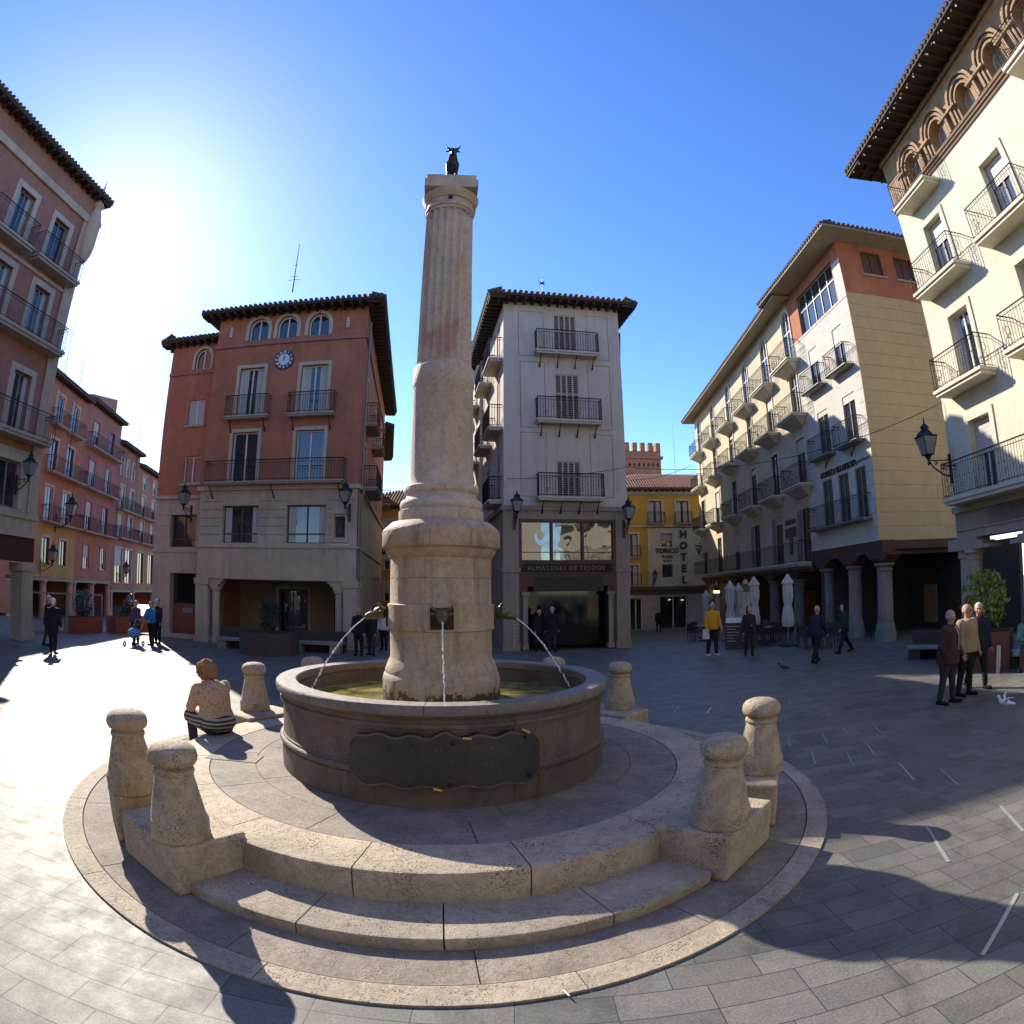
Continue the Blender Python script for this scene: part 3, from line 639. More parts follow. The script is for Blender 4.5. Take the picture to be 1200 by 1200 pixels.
# spouts and jets
def ray_dir(ang): t = radians(ang); return Vector((cos(t), sin(t), 0))
cam_ang = math.degrees(atan2(-C[1], -C[0]))
for i, ang in enumerate((cam_ang+1, cam_ang-89, cam_ang+91, cam_ang+181)):
    d = ray_dir(ang); s = Vector((-d.y, d.x, 0)); c0 = Vector((C[0], C[1], 0)); up = Vector((0, 0, 1))
    mb = MB(); q = c0+d*.652
    mb.hexa([q+s*a*.13+d*b+up*z for z in (1.96, 2.20) for a, b in ((-1, -.04), (1, -.04), (1, 0), (-1, 0))])
    sp = build(mb, 'spout_plate', M['bronze'], FT)
    mb = MB(); rot = Matrix((s, d, up)).transposed()
    h0 = c0+d*.72+up*2.12
    mb.ell(h0, (.075, .10, .075), 12, 8, rot); mb.ell(h0+d*.10-up*.035, (.048, .085, .05), 10, 7, rot); mb.ell(h0+d*.165-up*.05, (.045, .035, .04), 10, 7, rot)
    for sg in (-1, 1):
        mb.tube([h0+s*sg*.05+up*.05, h0+s*sg*.10+up*.075, h0+s*sg*.115+d*.03+up*.115], [.017, .013, .004], 7)
        mb.ell(h0+s*sg*.095+up*.015, (.035, .012, .018), 8, 6, rot); mb.ell(h0+s*sg*.045+d*.06+up*.02, (.012, .012, .012), 6, 5)
    build(mb, 'bull_head_spout', M['brass'], sp, smooth=True)
    mb = MB(); p0 = h0+d*.18-up*.055; v = 1.85 if i else 1.75; T = [0.0]; pts = []
    land = (p0.z-1.09)
    tm = sqrt(2*land/9.8)*1.0; reach = .72
    def jp(t): return p0+d*(reach*t/tm)+up*(-land*(.5*(t/tm)+.5*(t/tm)**2))
    mb.tube([jp(tm*.42*j/10)+Vector((R.uniform(-.003, .003), R.uniform(-.003, .003), 0)) for j in range(11)], [R.uniform(.006, .0095) for j in range(11)], 7)
    for j in range(46):
        t = tm*(.40+.60*(j+R.random())/46); rr_ = R.uniform(.004, .0115); mb.ell(jp(t)+Vector((R.uniform(-.006, .006), R.uniform(-.006, .006), 0)), (rr_, rr_, rr_*1.8), 6, 5)
    if i == 2:
        for j in range(8): mb.ell(h0+d*.17-up*(.1+.045*j), (.004, .004, .01), 5, 4)
    e = jp(tm)
    for j in range(26):
        a = R.uniform(0, 6.28); rr_ = R.uniform(0, .13); mb.ell((e.x+rr_*cos(a), e.y+rr_*sin(a), 1.095+R.uniform(0, .08)*(1-rr_*5)), (.005, .005, .006), 5, 4)
    build(mb, 'water_jet', M['jet'], sp, smooth=True)

# bollards
def make_bollard():
    bo = empty('stone_bollard', (0, 0, 0), 'x', 'bollard', 'stone bollards on the corner blocks of the fountain')
    mb = MB(); mb.lathe([(0, 0), (.235, 0), (.245, .01), (.247, .03), (.24, .05), (.242, .06), (.246, .14), (.238, .165), (.228, .175), (.205, .28), (.175, .42), (.152, .52)], (0, 0), 40)
    build(mb, 'shaft', M['travblock'], bo, smooth=True)
    mb = MB(); mb.lathe([(.150, .515), (.162, .525), (.168, .545), (.162, .565), (.145, .575), (.150, .59), (.178, .60), (.195, .625), (.2, .66), (.192, .70), (.165, .735), (.11, .76), (.05, .77), (0, .772)], (0, 0), 40)
    build(mb, 'head', M['travblock'], bo, smooth=True)
    return bo
b0 = make_bollard()
BL = [(-117.5, .42, 'weathered bollard at the front left of the fountain, nearest the steps'), (-135.5, .455, 'weathered bollard at the left corner, just behind the front left one'),
      (-46.3, .42, 'pitted round-headed bollard at the front right, nearest the steps'), (-23.5, .455, 'pitted bollard at the right corner with a sunlit head, further back'),
      (45.3, .42, 'pale bollard standing just right of the basin, on the far side'), (65, .455, 'bollard behind the basin to the right of the column, only its head showing'),
      (150.8, .42, 'bollard beside the sitting woman, left of the basin'), (133, .455, 'bollard behind the basin to the left of the column, only its head showing')]
for i, (a, z, lb) in enumerate(BL):
    o = b0 if i == 0 else copy_tree(b0); p = cyl(a, 3.69 if i in (0, 1, 2, 3) else 3.72, z-.002); o.location = p; o.rotation_euler.z = R.uniform(0, 6.28); s = R.uniform(.97, 1.02); o.scale = (s, s, s); o['label'] = lb

# bull statue: body, legs, head and horns, facing the camera
def voxmesh(mb, name, mat, vox, parent=None, smooth=3, origin=None, pre=None):
    me = bpy.data.meshes.new('t'); me.from_pydata([tuple(p) for p in mb.v], [], mb.f); bm = bmesh.new(); bm.from_mesh(me); bmesh.ops.recalc_face_normals(bm, faces=bm.faces); bm.to_mesh(me); bm.free()
    o = bpy.data.objects.new('t', me); COL.objects.link(o)
    r = o.modifiers.new('r', 'REMESH'); r.mode = 'VOXEL'; r.voxel_size = vox
    if smooth: s = o.modifiers.new('s', 'SMOOTH'); s.factor = .5; s.iterations = smooth
    m2 = bpy.data.meshes.new_from_object(o.evaluated_get(bpy.context.evaluated_depsgraph_get())); bpy.data.objects.remove(o)
    L = wloc(parent) if parent else Vector(origin or (0, 0, 0))
    for v in m2.vertices: v.co -= L
    m2.materials.clear()
    for mm in (mat if isinstance(mat, list) else [mat]): m2.materials.append(mm)
    m2.polygons.foreach_set('use_smooth', [True]*len(m2.polygons)); m2.name = name
    o = bpy.data.objects.new(name, m2); COL.objects.link(o)
    if parent: o.parent = parent
    else: o.location = L
    return o
B0 = Vector((C[0], C[1], 8.19)); f3 = -Vector((uy.x, uy.y, 0)); s3 = Vector((ux.x, ux.y, 0)); U = Vector((0, 0, 1))
def bq(a, b, c): return B0+s3*a+f3*b+U*c
mb = MB(); mb.cap(bq(0, -.17, .29), bq(0, .05, .31), .085, .105); mb.cap(bq(0, .08, .34), bq(0, .15, .46), .085, .055); mb.ell(bq(0, .05, .385), (.07, .09, .06))
for a, b in ((-.055, .06), (.055, .06), (-.05, -.18), (.05, -.18)): mb.cap(bq(a, b, .27), bq(a*1.1, b+.015, .13), .042, .024); mb.cap(bq(a*1.1, b+.015, .13), bq(a*1.15, b, .015), .022, .018)
mb.cap(bq(0, .17, .49), bq(0, .235, .41), .055, .032); mb.tube([bq(0, -.25, .33), bq(0, -.30, .25), bq(0, -.3, .1)], [.016, .013, .02], 6)
for sg in (-1, 1):
    mb.tube([bq(sg*.03, .17, .53), bq(sg*.08, .18, .54), bq(sg*.105, .19, .58), bq(sg*.10, .195, .615)], [.02, .017, .012, .004], 8); mb.cap(bq(sg*.05, .16, .50), bq(sg*.105, .15, .49), .02, .012)
bu = voxmesh(mb, 'bull_statue', M['bronze'], .011, origin=tuple(B0)); tag(bu, 'small dark bronze bull standing on top of the tall fountain column', 'statue')
bu.data.materials[0] = M['bronze']
# ------------------------------------------------------------------ buildings
def bld(name, F, label, cat='building', group=None, u=0): return empty(name, F.p(u, 0, 0), label, cat, group)
def shell(mb, F, u0, u1, back, z0, z1, inset=.45):   # closed core set back behind the facade skin
    F.box(mb, u0+.02, u1-.02, -back, -inset, z0, z1)
def ends(mb, F, us, n0, n1, z0, z1, t=.02):
    for x in us: F.box(mb, x-t/2 if x == us[0] else x-t/2, x+t/2, n0, n1, z0, z1)
def doric(mb, F, u, n, r, z0, z1, base=None, segs_=24):
    c = F.p(u, n, 0)
    b = base or .3
    pr = [(r*1.35, z0), (r*1.35, z0+b*.55), (r*1.2, z0+b*.7), (r*1.2, z0+b*.9), (r*1.03, z0+b), (r, z0+b+.05), (r*.93, z1-.32), (r*1.03, z1-.3), (r*1.03, z1-.25), (r*.93, z1-.23), (r*.95, z1-.18), (r*1.22, z1-.1), (r*1.3, z1-.09), (r*1.3, z1)]
    mb.lathe(pr, c, segs_)
def arcade_beam(mb, F, us, r, z0, z1, n0, n1):   # flat arches with zapata brackets between columns
    F.box(mb, us[0], us[-1], n0, n1, z0+.28, z1)
    for c in us[1:-1] if len(us) > 2 else us:
        for k, w in enumerate((.85, .6, .42)):
            F.box(mb, c-w, c+w, n0-.005*k, n1+.005*k, z0+.28-.11*(k+1), z0+.28-.11*k+.002)

# ---- red building
RF = Fr((-13.35, 23.7), (-6.15, 23.63)); W = RF.L
RB = bld('red_house', RF, 'red rendered house with a clock and a pale stone arcade, left of the column')
a3 = [(1.62, 2.58, 13.22, 14.28, True), (3.02, 3.98, 13.22, 14.28, True), (4.52, 5.48, 13.22, 14.28, True)]
o3 = [(1.42, 2.62, 9.6, 11.88), (4.40, 5.62, 9.6, 11.82)]; o2 = [(1.38, 2.62, 6.72, 8.95), (4.40, 5.64, 6.72, 8.92)]
mb = MB(); wall(mb, RF, 0, W, 6.55, 14.55, a3+o3+o2, .24)
RS = Fr((-6.15, 23.63), (-8.6, 39.5), view=(5, 20)); LS = RS.L
sw_ = [(2.0, 2.9, 6.72, 8.7), (2.0, 2.9, 9.6, 11.7), (6.6, 7.4, 9.6, 11.7), (10, 10.9, 6.8, 8.9)]
wall(mb, RS, 0, LS, 6.55, 14.55, sw_, .2)
mb.prism([RF.p(.02, -.45, 0)[:2], RF.p(W-.4, -.45, 0)[:2], RS.p(LS, -.45, 0)[:2], RF.p(.02, -15, 0)[:2]], 2.75, 14.5)
mb.poly([RF.p(0, 0, 4), RF.p(0, 0, 14.55), RF.p(0, -14, 14.55), RF.p(0, -14, 4)])
build(mb, 'wall', M['redwall'], RB)
mb = MB(); so = [(1.15, 2.88, 4.22, 5.78), (4.15, 5.9, 4.22, 5.78), (6.28, 6.72, 4.45, 5.3)]
wall(mb, RF, -.02, W+.02, 2.75, 6.5, so, .3, .05)
RF.box(mb, -.15, W+.12, .05, .18, 6.42, 6.6); RF.box(mb, -.1, W+.1, .05, .12, 4.02, 4.12); RF.box(mb, -.05, W+.05, .05, .08, 2.72, 2.80)
for z in (4.6, 5.0, 5.4, 5.8, 6.15):
    pass
wall(mb, RS, 0, LS, 0, 6.5, [(3, 4.2, .1, 2.6), (7, 8.6, .1, 2.6)], .2, .04); RS.box(mb, 0, LS, .04, .14, 6.42, 6.58); RS.box(mb, 0, LS, .04, .1, 4.02, 4.12)
RF.box(mb, -.02, W, -.35, .05, 2.7, 2.75)
st = build(mb, 'stone_storey', M['stonewall'], RB)
mb = MB()
for z in (4.55, 4.9, 5.25, 5.6, 5.95):
    for x0, x1 in ((0.05, 1.1), (2.93, 4.1), (5.95, 6.12 if z < 5.9 else 7.1)): RF.box(mb, x0, x1, .04, .053, z, z+.02)
build(mb, 'course_joints', M['joint'], st)
mb = MB()
for x0, x1, n0, n1 in ((-.1, .52, -.55, .06), (6.68, W+.05, -.55, .06)):
    RF.box(mb, x0, x1, n0, n1, 0, 2.45); RF.box(mb, x0-.05, x1+.05, n0, n1+.05, 2.45, 2.72); RF.box(mb, x0-.04, x1+.04, n0, n1+.04, 0, .25)
for x, s in ((.78, 1), (6.45, -1)):
    doric(mb, RF, x, -.25, .19, 0, 2.35, .2)
    for k, w in enumerate((.22, .34, .48)): RF.box(mb, x-(.2 if s > 0 else w), x+(w if s > 0 else .2), -.5, .0, 2.35+.13*k, 2.35+.13*(k+1))
build(mb, 'arcade_pillar', M['stonewall'], RB, bevel=.01)
mb = MB(); BK = -4.2
RF.box(mb, -.1, W, BK-.2, BK, 0, 2.75); RF.box(mb, -.1, W, BK, 0, 2.9, 3.0); RF.box(mb, -.12, 0, BK, 0, 0, 2.9); RF.box(mb, W-.02, W-.12, BK, -.6, 0, 2.9)
build(mb, 'arcade_wall', M['arcadebeige'], RB)
mb = MB(); RF.box(mb, 2.2, 3.7, BK, BK+.06, 0, 2.35); RF.box(mb, 5.0, 5.9, BK, BK+.04, 0, 1.95); dr = build(mb, 'door', M['maroon'], RB)
mb = MB(); RF.box(mb, 2.32, 2.93, BK+.06, BK+.08, .08, 2.25); RF.box(mb, 2.99, 3.58, BK+.06, BK+.08, .08, 2.25); build(mb, 'pane', M['glass'], dr)
mb = MB(); RF.box(mb, 2.05, 2.2, BK, BK+.1, 0, 2.5); RF.box(mb, 3.7, 3.85, BK, BK+.1, 0, 2.5); RF.box(mb, 2.2, 3.7, BK, BK+.1, 2.35, 2.5); build(mb, 'door_frame', M['stonewall'], dr)
# second floor string, wall lights, clock
mb = MB(); RF.box(mb, -.06, W+.06, -.01, .09, 12.93, 13.1); RS.box(mb, 0, LS, -.01, .09, 12.93, 13.1); build(mb, 'string_course', M['rowpink'], RB)
for x in (.7, 6.35):
    mb = MB(); RF.box(mb, x-.07, x+.07, -.01, .09, 13.45, 13.95); build(mb, 'wall_light', M['blind'], RB)
mb = MB()
def disc(mb, F, u, z, r, n0, n1, k=32):
    p = [F.p(u+r*cos(2*pi*i/k), n0, z+r*sin(2*pi*i/k)) for i in range(k)]+[F.p(u+r*cos(2*pi*i/k), n1, z+r*sin(2*pi*i/k)) for i in range(k)]
    mb.add(p, [tuple(range(k)), tuple(range(k, 2*k))]+[(i, (i+1) % k, k+(i+1) % k, k+i) for i in range(k)])
disc(mb, RF, 3.53, 12.15, .46, -.01, .06); ck = build(mb, 'clock', M['clockring'], RB)
mb = MB(); disc(mb, RF, 3.53, 12.15, .27, .06, .075); build(mb, 'dial', M['clockface'], ck)
mb = MB()
NUM = ['XII', 'I', 'II', 'III', 'IIII', 'V', 'VI', 'VII', 'VIII', 'IX', 'X', 'XI']
for i, s in enumerate(NUM):
    a = pi/2-i*pi/6; t = text_mb(s, .15, RF, 3.53+.36*cos(a), .062, 12.15+.36*sin(a)-.05, .012, .006, spacing=.8); mb.add(t.v, t.f)
build(mb, 'numerals', M['clockface'], ck)
mb = MB()
for ang, ln, w in ((pi/2+.02, .26, .02), (pi/2-.42, .19, .028)):
    a = Vector((cos(ang), sin(ang))); b = Vector((-a.y, a.x))*w; pts = [(-a.x*.06+b.x, -a.y*.06+b.y), (-a.x*.06-b.x, -a.y*.06-b.y), (a.x*ln, a.y*ln)]
    mb.add([RF.p(3.53+x, .08, 12.15+z) for x, z in pts]+[RF.p(3.53+x, .09, 12.15+z) for x, z in pts], [(0, 1, 2), (3, 4, 5), (0, 1, 4, 3), (1, 2, 5, 4), (2, 0, 3, 5)])
build_split(mb, 'hand', M['black'], ck)
for o in a3: window(RB, RF, *o, depth=.18, surround='trim', sw=.16, sill=False)
for o in o3: window(RB, RF, *o, depth=.2, surround='trim', sw=.15, curtain=.28)
window(RB, RF, *o2[0], depth=.2, surround='trim', sw=.15); window(RB, RF, *o2[1], depth=.2, surround='trim', sw=.15)
for o in so[:2]: window(RB, RF, *o, depth=.25, frame='brownframe', fw=.05, n=.05, transom=.25, curtain=.18)
w = window(RB, RF, *so[2], depth=.2, frame='brownframe', n=.05, leaves=1)
mb = MB(); RF.box(mb, 6.16, 6.26, .04, .14, 4.35, 5.4); RF.box(mb, 6.74, 6.84, .04, .14, 4.35, 5.4); RF.box(mb, 6.1, 6.9, .04, .17, 5.4, 5.5); RF.box(mb, 6.12, 6.88, .04, .16, 4.25, 4.35)
mb.add([RF.p(x, n, z) for n in (.05, .15) for x, z in ((6.12, 5.5), (6.3, 5.64), (6.5, 5.7), (6.7, 5.64), (6.88, 5.5))], [(0, 1, 2, 3, 4), (5, 6, 7, 8, 9), (0, 1, 6, 5), (1, 2, 7, 6), (2, 3, 8, 7), (3, 4, 9, 8)])
build(mb, 'niche_frame', M['trim'], RB)
mb = MB(); RF.box(mb, 6.12, 6.92, .04, .08, 4.13, 4.22); build(mb, 'name_plate', M['whiteframe'], RB)
for o in sw_: window(RB, RS, *o, depth=.15, surround='trim', sw=.12)
balcony(RB, RF, 1.02, 3.16, 9.6, .48, .9, brackets=2); balcony(RB, RF, 4.0, 6.14, 9.58, .48, .9, brackets=2)
balcony(RB, RF, .36, 6.74, 6.72, .62, .88, th=.12, brackets=3, step=.12)
balcony(RB, RS, 1.5, 3.6, 9.6, .6, .9); balcony(RB, RS, 1.2, 4.6, 6.72, .7, .9); balcony(RB, RS, 6, 8, 9.6, .6, .9)
P = [RF.p(0, 0, 0)[:2], RF.p(W, 0, 0)[:2], RS.p(LS, 0, 0)[:2], (RF.p(0, -15, 0))[:2]]
roof(RB, P, 14.5, .72, .9, rafter=.42, edges=(0, 1), drop=.05)
mb = MB(); mb.tube([RS.p(.5, .12, 13.9), RS.p(.5, .12, 6.7), RS.p(.5, .2, 6.4), RS.p(.5, .12, 6.1), RS.p(.5, .12, .1)], .05, 8); build(mb, 'downpipe', M['greyframe'], RB)
# ---- recessed annex of the red building
AF = Fr((-16.25, 24.45), (-13.37, 24.35)); AB = bld('red_annex', AF, 'narrow red house set back, joined to the left side of the house with the clock')
ao = [(1.42, 2.3, 12.32, 13.35, True), (1.4, 2.28, 9.6, 10.82), (1.42, 2.38, 6.9, 8.15)]
mb = MB(); wall(mb, AF, 0, AF.L, 6.3, 13.75, ao, .2); shell(mb, AF, 0, AF.L, 9, 0, 13.7, .4); mb.poly([AF.p(0, 0, 0), AF.p(0, 0, 13.75), AF.p(0, -9, 13.75), AF.p(0, -9, 0)])
build(mb, 'wall', M['redwall'], AB)
mb = MB(); a2 = [(.92, 2.35, 4.05, 5.5), (1.0, 2.42, .2, 2.9)]; wall(mb, AF, 0, AF.L+.02, 0, 6.28, a2, .35, .03); AF.box(mb, -.05, AF.L, .03, .13, 6.2, 6.36); AF.box(mb, -.02, AF.L, .03, .09, 3.82, 3.92)
for z in (4.5, 5.0, 5.5): AF.box(mb, 0, .88, .03, .045, z, z+.42)
build(mb, 'stone_storey', M['stonewall'], AB)
mb = MB(); AF.box(mb, 0, AF.L, -.01, .07, 12.1, 12.27); build(mb, 'string_course', M['rowpink'], AB)
window(AB, AF, *ao[0], depth=.16, surround='trim', sw=.13); window(AB, AF, *ao[1], depth=.14, curtain=.42, sill=True); window(AB, AF, *ao[2], depth=.14, sill=True)
window(AB, AF, *a2[0], depth=.28, frame='brownframe', n=.03, transom=.25)
mb = MB(); AF.box(mb, 1.0, 2.42, -.35, -.27, .2, 1.55); d = build(mb, 'shop_door', M['redpot'], AB)
mb = MB(); AF.box(mb, 1.02, 2.4, -.34, -.3, 1.58, 2.88); build(mb, 'pane', M['shopglass'], d)
mb = MB(); AF.box(mb, 1.55, 2.1, -.27, -.25, 1.15, 1.35); build(mb, 'sign_panel', M['lampglass'], d)
P = [AF.p(0, 0, 0)[:2], AF.p(AF.L, 0, 0)[:2], AF.p(AF.L, -9, 0)[:2], AF.p(0, -9, 0)[:2]]
roof(AB, P, 13.7, .5, 1.0, rafter=.4, edges=(0, 3), drop=.03)

# ---- white building
WF = Fr((-.33, 24.4), (4.83, 25.15)); W = WF.L
WB = bld('white_house', WF, 'tall white house over a dark red shop front, right of the column')
wo = [(2.2, 3.22, 12.35, 14.38), (2.2, 3.26, 9.3, 11.55), (2.2, 3.22, 6.1, 7.72)]
mb = MB(); wall(mb, WF, 0, W, 5.75, 14.9, wo, .2)
WS = Fr((-.33, 24.4), (-3.4, 42), view=(-6, 30)); SL = WS.L
wso = [(.9, 1.8, 9.3, 11.5), (.9, 1.8, 12.4, 14.3), (.9, 1.8, 6.1, 8.2), (4.2, 5.2, 9.3, 11.5), (4.2, 5.2, 12.4, 14.3), (4.2, 5.2, 6.1, 8.2)]
wall(mb, WS, 0, 7, 3.2, 14.9, wso, .2)
mb.prism([WF.p(.4, -.45, 0)[:2], WF.p(W-.02, -.45, 0)[:2], WF.p(W-.02, -7, 0)[:2], WS.p(7, -.42, 0)[:2]], 5.3, 14.85)
mb.poly([WF.p(W, 0, 0), WF.p(W, 0, 14.9), WF.p(W, -7, 14.9), WF.p(W, -7, 0)])
wl = build(mb, 'wall', M['whitewall'], WB)
mb = MB()
for x0, x1, z0, z1 in ((.64, 1.76, 12.3, 14.45), (3.7, 4.7, 12.3, 14.45), (.7, 1.78, 9.1, 12.05), (3.66, 4.68, 9.1, 12.05), (.7, 1.78, 6.2, 8.9), (3.66, 4.66, 6.2, 8.9)):
    for a, b, c, d in ((x0, x0+.025, z0, z1), (x1-.025, x1, z0, z1), (x0, x1, z0, z0+.025), (x0, x1, z1-.025, z1)): WF.box(mb, a, b, -.005, .012, c, d)
build(mb, 'wall_panels', M['whitestone'], wl)
mb = MB()
for x0, x1 in ((-.04, .6), (4.66, W+.03)):
    WF.box(mb, x0, x1, -.6, .07, -.3, 3.12); WF.box(mb, x0-.05, x1+.05, -.6, .12, 3.12, 3.3); WF.box(mb, x0, x1, -.6, .07, 3.3, 5.62); WF.box(mb, x0-.03, x1+.03, -.6, .1, -.3, .3); WF.box(mb, x0-.005, x1+.005, -.6, .075, 1.0, 1.02)
WF.box(mb, -.1, W+.1, -.5, .12, 5.62, 5.82); WS.box(mb, 0, 7, 0, .12, 5.62, 5.82); WF.box(mb, .6, 4.66, -.3, .05, 5.28, 5.62); WS.box(mb, 0, 7, -.3, .0, -.3, 3.2); WS.box(mb, .0, 7, -.29, .005, 3.2, 5.62)
build(mb, 'stone_storey', M['whitestone'], WB, bevel=.006)
mb = MB()  # shop front in dark red wood
WF.box(mb, .6, .72, -.15, .04, 2.3, 5.28); WF.box(mb, 4.54, 4.66, -.15, .04, 2.3, 5.28); WF.box(mb, .72, 4.54, -.15, .04, 5.16, 5.28)
WF.box(mb, .72, 4.54, -.15, .03, 3.5, 3.62); WF.box(mb, 1.9, 2.0, -.15, .02, 3.62, 5.16); WF.box(mb, 3.2, 3.3, -.15, .02, 3.62, 5.16); WF.box(mb, .72, 4.54, -.1, .015, 2.95, 3.5); WF.box(mb, .6, 4.66, -.2, .09, 3.05, 3.12); WF.box(mb, .6, 4.66, -.2, .05, 2.55, 3.05)
WF.box(mb, .6, .95, -.6, 0, 0, 2.55); WF.box(mb, 4.3, 4.66, -.6, 0, 0, 2.55)
sf = build(mb, 'shop_front', M['maroon'], WB, bevel=.005)
mb = MB(); WF.box(mb, .74, 4.5, .0, .03, 3.13, 3.46); build(mb, 'name_board', M['darkint'], sf)
build(text_mb('ALMACENES DE TEJIDOS', .25, WF, 2.55, .03, 3.21, .015, -.002, spacing=1.2), 'shop_name', M['gold'], sf)
for a, b in ((.72, 1.9), (2.0, 3.2), (3.3, 4.54)):
    mb = MB(); WF.box(mb, a, b, -.12, -.1, 3.62, 5.16); build(mb, 'pane', M['displayglass'] if 'displayglass' in M else M['shopglass'], sf)
mb = MB(); WF.box(mb, .72, 4.54, .0, .015, 3.93, 3.95); build(mb, 'display_rail', M['iron'], sf)
mb = MB(); WF.box(mb, 1.15, 4.1, .02, .06, 2.35, 2.95)
mb.v = mb.v; aw = build(mb, 'awning', M['black'], sf)
mb = MB()
for x, s in ((.85, 1), (4.42, -1)):
    WF.box(mb, x-.13, x+.13, -.2, .1, 0, .2); WF.box(mb, x-.1, x+.1, -.18, .06, .2, 2.2); WF.box(mb, x-.16, x+.16, -.2, .12, 2.2, 2.33)
build_split(mb, 'entrance_pilaster', M['whitestone'], WB, bevel=.01)
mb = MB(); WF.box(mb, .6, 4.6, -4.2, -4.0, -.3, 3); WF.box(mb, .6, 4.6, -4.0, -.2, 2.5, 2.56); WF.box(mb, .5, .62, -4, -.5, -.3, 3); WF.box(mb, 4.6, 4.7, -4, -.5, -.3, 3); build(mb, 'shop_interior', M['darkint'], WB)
mb = MB()
for x, y, h in ((1.35, 1.6, 1.5), (1.8, 2.4, 1.7), (2.9, 2.2, 1.55), (3.5, 1.5, 1.3)): WF.box(mb, x-.2, x+.2, -y-.15, -y+.1, 0, h)
build_split(mb, 'display_stand', M['midint'], WB)
mb = MB()
for x, z in ((1.15, 2.15), (1.95, 2.1), (2.9, 2.12)): WF.box(mb, x-.09, x+.09, -1.2, -1.1, z-.13, z+.13)
build_split(mb, 'shop_lamp', M['lit'], WB)
mb = MB(); WF.box(mb, .95, 4.3, -.75, -.73, 0.1, 2.5); WF.box(mb, 2.0, 2.04, -.73, -.7, 0, 2.5); WF.box(mb, 3.0, 3.04, -.73, -.7, 0, 2.5)
build(mb, 'door_pane', M['doorglass'], WB)
for o in wo: window(WB, WF, *o, depth=.14, frame='trim', shut=4)
for o in wso: window(WB, WS, *o, depth=.12, frame='trim', shut=2)
for z in (12.45, 9.38, 6.15): balcony(WB, WF, 1.3, 4.12, z, .55, .95, 'whitewall', th=.16, brackets=4, ornate=1)
for x0, x1, zs in ((.3, 2.5, (9.2, 12.3, 6.1)), (3.6, 5.8, (9.2, 12.3))):
    for z in zs: balcony(WB, WS, x0, x1, z, .6, .95, 'whitewall', th=.16)
P = [WF.p(0, 0, 0)[:2], WF.p(W, 0, 0)[:2], WF.p(W, -7, 0)[:2], WS.p(7, 0, 0)[:2]]
roof(WB, P, 14.9, .72, 1.15, rafter=.38, drop=.05)
# weather vane star on the roof
mb = MB(); q = Vector(WF.p(2.0, -1.2, 15.9)); mb.tube([q, q+Vector((0, 0, .75))], .012, 5)
for i in range(4):
    a = i*pi/4; d = Vector((cos(a), 0, sin(a)))*.21; mb.tube([q+Vector((0, 0, .72))-d, q+Vector((0, 0, .72)), q+Vector((0, 0, .72))+d], [.004, .035, .004], 5)
tag(build(mb, 'star_ornament', M['iron'], origin=tuple(q)), 'dark eight-pointed star on a rod above the roof of the white house', 'ornament')
# second house behind in the side street
F2 = Fr(WS.p(7.05, .15, 0)[:2], WS.p(17, .15, 0)[:2], view=(-8, 30)); W2 = bld('side_street_house', F2, 'pale house with shuttered balconies next behind the white house, in the side street')
mb = MB(); oo = [(1, 1.9, z, z+2.1) for z in (6.1, 9.2, 12.3)]+[(4, 4.9, z, z+2.1) for z in (6.1, 9.2, 12.3)]+[(7, 7.9, z, z+2.1) for z in (6.1, 9.2, 12.3)]; wall(mb, F2, 0, 10, -1, 15.2, oo, .2); shell(mb, F2, 0, 10, 6, -1, 15.2)
mb.poly([F2.p(0, 0, 0), F2.p(0, 0, 15.2), F2.p(0, -6, 15.2), F2.p(0, -6, 0)]); build(mb, 'wall', M['creamtrim'], W2)
for o in oo: window(W2, F2, *o, depth=.12, frame='trim', shut=2)
for z in (6.1, 9.2, 12.3):
    for x in (.3, 3.3): balcony(W2, F2, x, x+2.2, z, .7, .95, 'whitewall')
roof(W2, [F2.p(0, 0, 0)[:2], F2.p(10, 0, 0)[:2], F2.p(10, -6, 0)[:2], F2.p(0, -6, 0)[:2]], 15.3, .8, 1, rafter=.4)
RBk = empty('rear_house', (5, 33, 0), 'plain house directly behind the white house, shading the long yellow house', 'building')
mb = MB(); RP = [(-1.5, 33.2), (5.7, 32.8), (8.6, 50), (-4, 50)]; mb.prism(RP, -2, 16.6); build(mb, 'wall', M['whitewall'], RBk)
roof(RBk, RP, 16.7, .6, 1.0, rafter=0, edges=(1,))
# house further down on the red side
F3 = Fr(RS.p(LS+.05, -.1, 0)[:2], RS.p(LS+9, -.5, 0)[:2], view=(2, 30)); W3 = bld('far_side_street_house', F3, 'narrow ochre house with balconies beyond the red house, in the side street')
mb = MB(); oo = [(1, 1.9, z, z+2.1) for z in (5.1, 8.2, 10.9)]; wall(mb, F3, 0, 9, -1.5, 13.2, oo, .2); shell(mb, F3, 0, 9, 5, -1.5, 13.2); mb.poly([F3.p(0, 0, 0), F3.p(0, 0, 13.2), F3.p(0, -5, 13.2), F3.p(0, -5, 0)]); build(mb, 'wall', M['ochre'], W3)
for o in oo: window(W3, F3, *o, depth=.12, surround='trim')
for z in (5.1, 8.2): balcony(W3, F3, .4, 3.6, z, .7, .9)
roof(W3, [F3.p(0, 0, 0)[:2], F3.p(9, 0, 0)[:2], F3.p(9, -5, 0)[:2], F3.p(0, -5, 0)[:2]], 13.2, .7, .9, rafter=.4)
